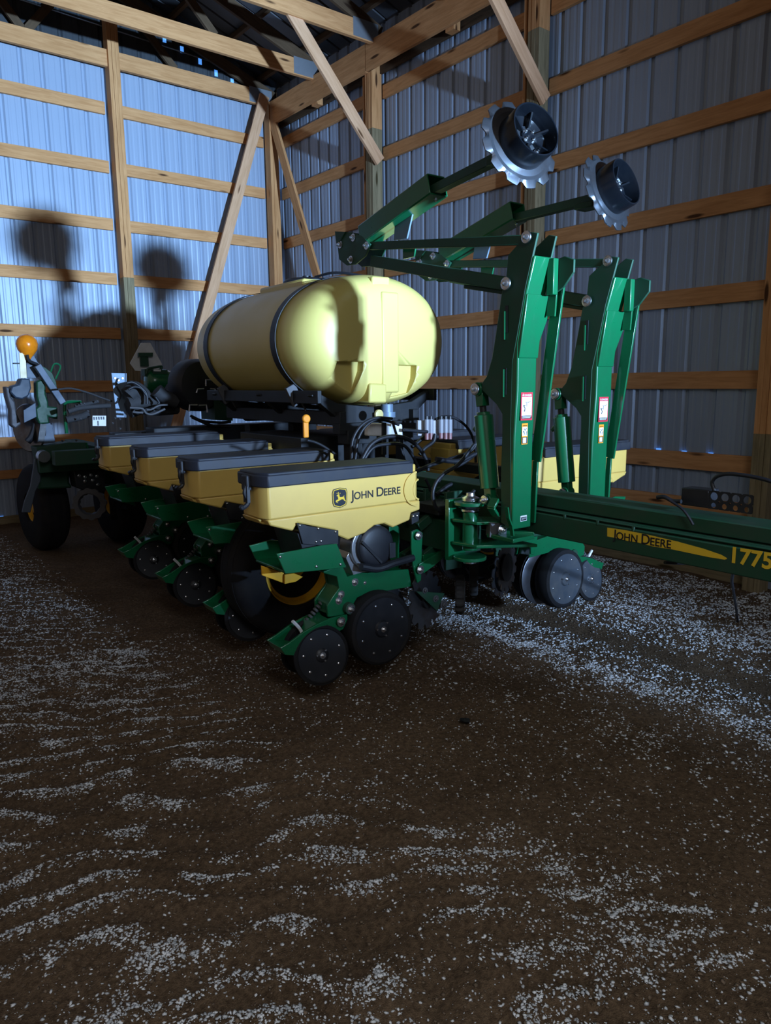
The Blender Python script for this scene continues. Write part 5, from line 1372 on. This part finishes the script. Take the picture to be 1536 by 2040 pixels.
obj('compressor_label', G().prism([(0.985, 1.662), (1.055, 1.663), (1.054, 1.644), (0.984, 1.646)], 'v', 3.88, 3.885), 'white', PL, smooth=0)
# blower fan housing
q = (1.047, 2.95, 1.509)
g = G().lathe([(0.03, -0.06), (0.20, -0.05), (0.225, 0.0), (0.225, 0.14), (0.20, 0.16)], q, (-0.15, 1, 0), 44)
g.bar((q[0], q[1] - 0.07, q[2]), (q[0] + 0.12, q[1] - 0.07, q[2] + 0.0), 0.05, 0.02)
obj('blower_fan', g, 'black', PL, smooth=35, label='round black blower housing')
g = G()
for pts in [[(0.979, 2.86, 1.445), (0.992, 2.86, 1.477), (1.05, 2.86, 1.479)], [(1.067, 2.86, 1.502), (1.07, 2.86, 1.554), (1.156, 2.86, 1.555)], [(1.105, 2.86, 1.478), (1.148, 2.86, 1.475), (1.15, 2.86, 1.439)], [(0.905, 2.86, 1.289), (0.912, 2.86, 1.343), (0.981, 2.86, 1.341)], [(0.992, 2.86, 1.337), (1.062, 2.86, 1.339), (1.07, 2.86, 1.277)]]:
    g.tube(pts, 0.008, 6, 0)
obj('fan_bracket', g, 'aluminium', PL)
# grey wrapped hoses and bags
SK = [(3.1, [(0.47, 3.1, 1.431), (0.53, 3.1, 1.48), (0.599, 3.1, 1.429), (0.61, 3.1, 1.371)], 0.07), (3.0, [(0.684, 3.0, 1.471), (0.754, 3.0, 1.412), (0.856, 3.0, 1.374)], 0.06), (3.2, [(0.847, 3.2, 1.475), (0.938, 3.2, 1.444), (1.055, 3.2, 1.42), (1.217, 3.2, 1.417), (1.341, 3.2, 1.415)], 0.06), (3.1, [(0.472, 3.1, 1.36), (0.56, 3.1, 1.379), (0.669, 3.1, 1.377), (0.742, 3.1, 1.354)], 0.06), (3.2, [(0.501, 3.2, 1.307), (0.612, 3.2, 1.341), (0.731, 3.2, 1.323), (0.931, 3.2, 1.332)], 0.075)]
for c_, pts_, r_ in SK: hose(pts_, r_, 'hose_grey', 'wrapped_hose', 'thick grey sleeved hose bundle')
SK = [(2.9, [(0.417, 2.9, 1.334), (0.517, 2.9, 1.324), (0.55, 2.9, 1.285), (0.606, 2.9, 1.276), (0.71, 2.9, 1.315)], 0.01), (2.9, [(0.438, 2.9, 1.299), (0.522, 2.9, 1.289)], 0.009), (2.9, [(0.552, 2.9, 1.313), (0.595, 2.9, 1.315), (0.661, 2.9, 1.345), (0.734, 2.9, 1.349)], 0.009), (2.95, [(0.422, 2.95, 1.533), (0.471, 2.95, 1.539), (0.532, 2.95, 1.501), (0.578, 2.95, 1.444), (0.579, 2.95, 1.36)], 0.012), (2.95, [(0.433, 2.95, 1.481), (0.483, 2.95, 1.501), (0.538, 2.95, 1.487), (0.577, 2.95, 1.43)], 0.01), (2.9, [(0.637, 2.9, 1.415), (0.663, 2.9, 1.373), (0.655, 2.9, 1.359)], 0.01), (2.85, [(0.911, 2.85, 1.253), (1.015, 2.85, 1.206), (1.171, 2.85, 1.185), (1.281, 2.85, 1.188)], 0.012), (2.85, [(0.925, 2.85, 1.238), (1.091, 2.85, 1.166), (1.279, 2.85, 1.143)], 0.012)]
for i_, (c_, pts_, r_) in enumerate(SK): hose(pts_, r_, 'grey' if i_ < 3 else 'black')
prismL('control_box', 2.9, 0.3, [(1.156, 1.38), (1.334, 1.38), (1.324, 1.192), (1.155, 1.206)], 'green_dusty', 'dark green equipment box below the tank')
g = G().box((0.35, 3.15, 0.82), (2.3, 3.3, 1.12)); g.box((0.6, 2.9, 0.86), (2.2, 3.1, 1.16))
obj('equipment_shelf', g, 'dark', PL, bevel=0.01)
prismL('instruction_plate', 3.22, 0.006, [(0.206, 1.267), (0.317, 1.263), (0.311, 1.177), (0.2, 1.182)], 'white', 'white instruction plate', 0.001)
g = G()
for (a, b) in ((0.10, 0.22), (0.30, 0.42), (0.5, 0.62), (0.7, 0.82)):
    pass
pz = [(0.211, 1.257), (0.308, 1.253), (0.306, 1.228), (0.209, 1.232), (0.25, 1.223), (0.285, 1.222), (0.282, 1.183), (0.247, 1.185)]
for k in range(5):
    x0 = pz[0][0] + (pz[1][0] - pz[0][0]) * k / 5
    g.box((x0, 3.214, pz[3][1]), (x0 + (pz[1][0] - pz[0][0]) / 9, 3.216, pz[0][1]))
g.box((pz[4][0] - 0.01, 3.214, pz[6][1]), (pz[4][0], 3.216, pz[4][1]))
obj('plate_markings', g, 'ink', PL, smooth=0)
SK = [(3.4, [(-0.008, 3.4, 1.487), (0.1, 3.4, 1.493), (0.235, 3.4, 1.455), (0.345, 3.4, 1.41), (0.429, 3.4, 1.379)], 0.008), (3.3, [(0.034, 3.3, 1.305), (0.13, 3.3, 1.331), (0.255, 3.3, 1.341), (0.382, 3.3, 1.345)], 0.02), (3.35, [(0.027, 3.35, 1.234), (0.151, 3.35, 1.258), (0.208, 3.35, 1.284)], 0.03), (3.3, [(0.091, 3.3, 1.346), (0.173, 3.3, 1.361), (0.286, 3.3, 1.384)], 0.015)]
for c_, pts_, r_ in SK: hose(pts_, r_, 'hose_grey')
g = G()
for p in [(0.147, 3.2, 1.367), (0.12, 3.2, 1.364), (0.251, 3.2, 1.383), (0.108, 3.2, 1.244), (0.17, 3.2, 1.304), (0.426, 3.2, 1.23), (0.363, 3.2, 1.198), (0.423, 3.2, 1.149), (0.057, 3.2, 1.067), (-0.052, 3.2, 1.069), (0.387, 3.2, 1.237)]: g.bolt(p, (-0.6, -0.5, 0.6), 0.006, 0.010)
obj('fitting', g, 'grey', PL, smooth=0)
# remove helper cutters after baking the boolean result
dg = bpy.context.evaluated_depsgraph_get(); dg.update()
me = bpy.data.meshes.new_from_object(TANKM.evaluated_get(dg))
TANKM.modifiers.clear(); TANKM.data = me
for o in cuts: bpy.data.objects.remove(o)
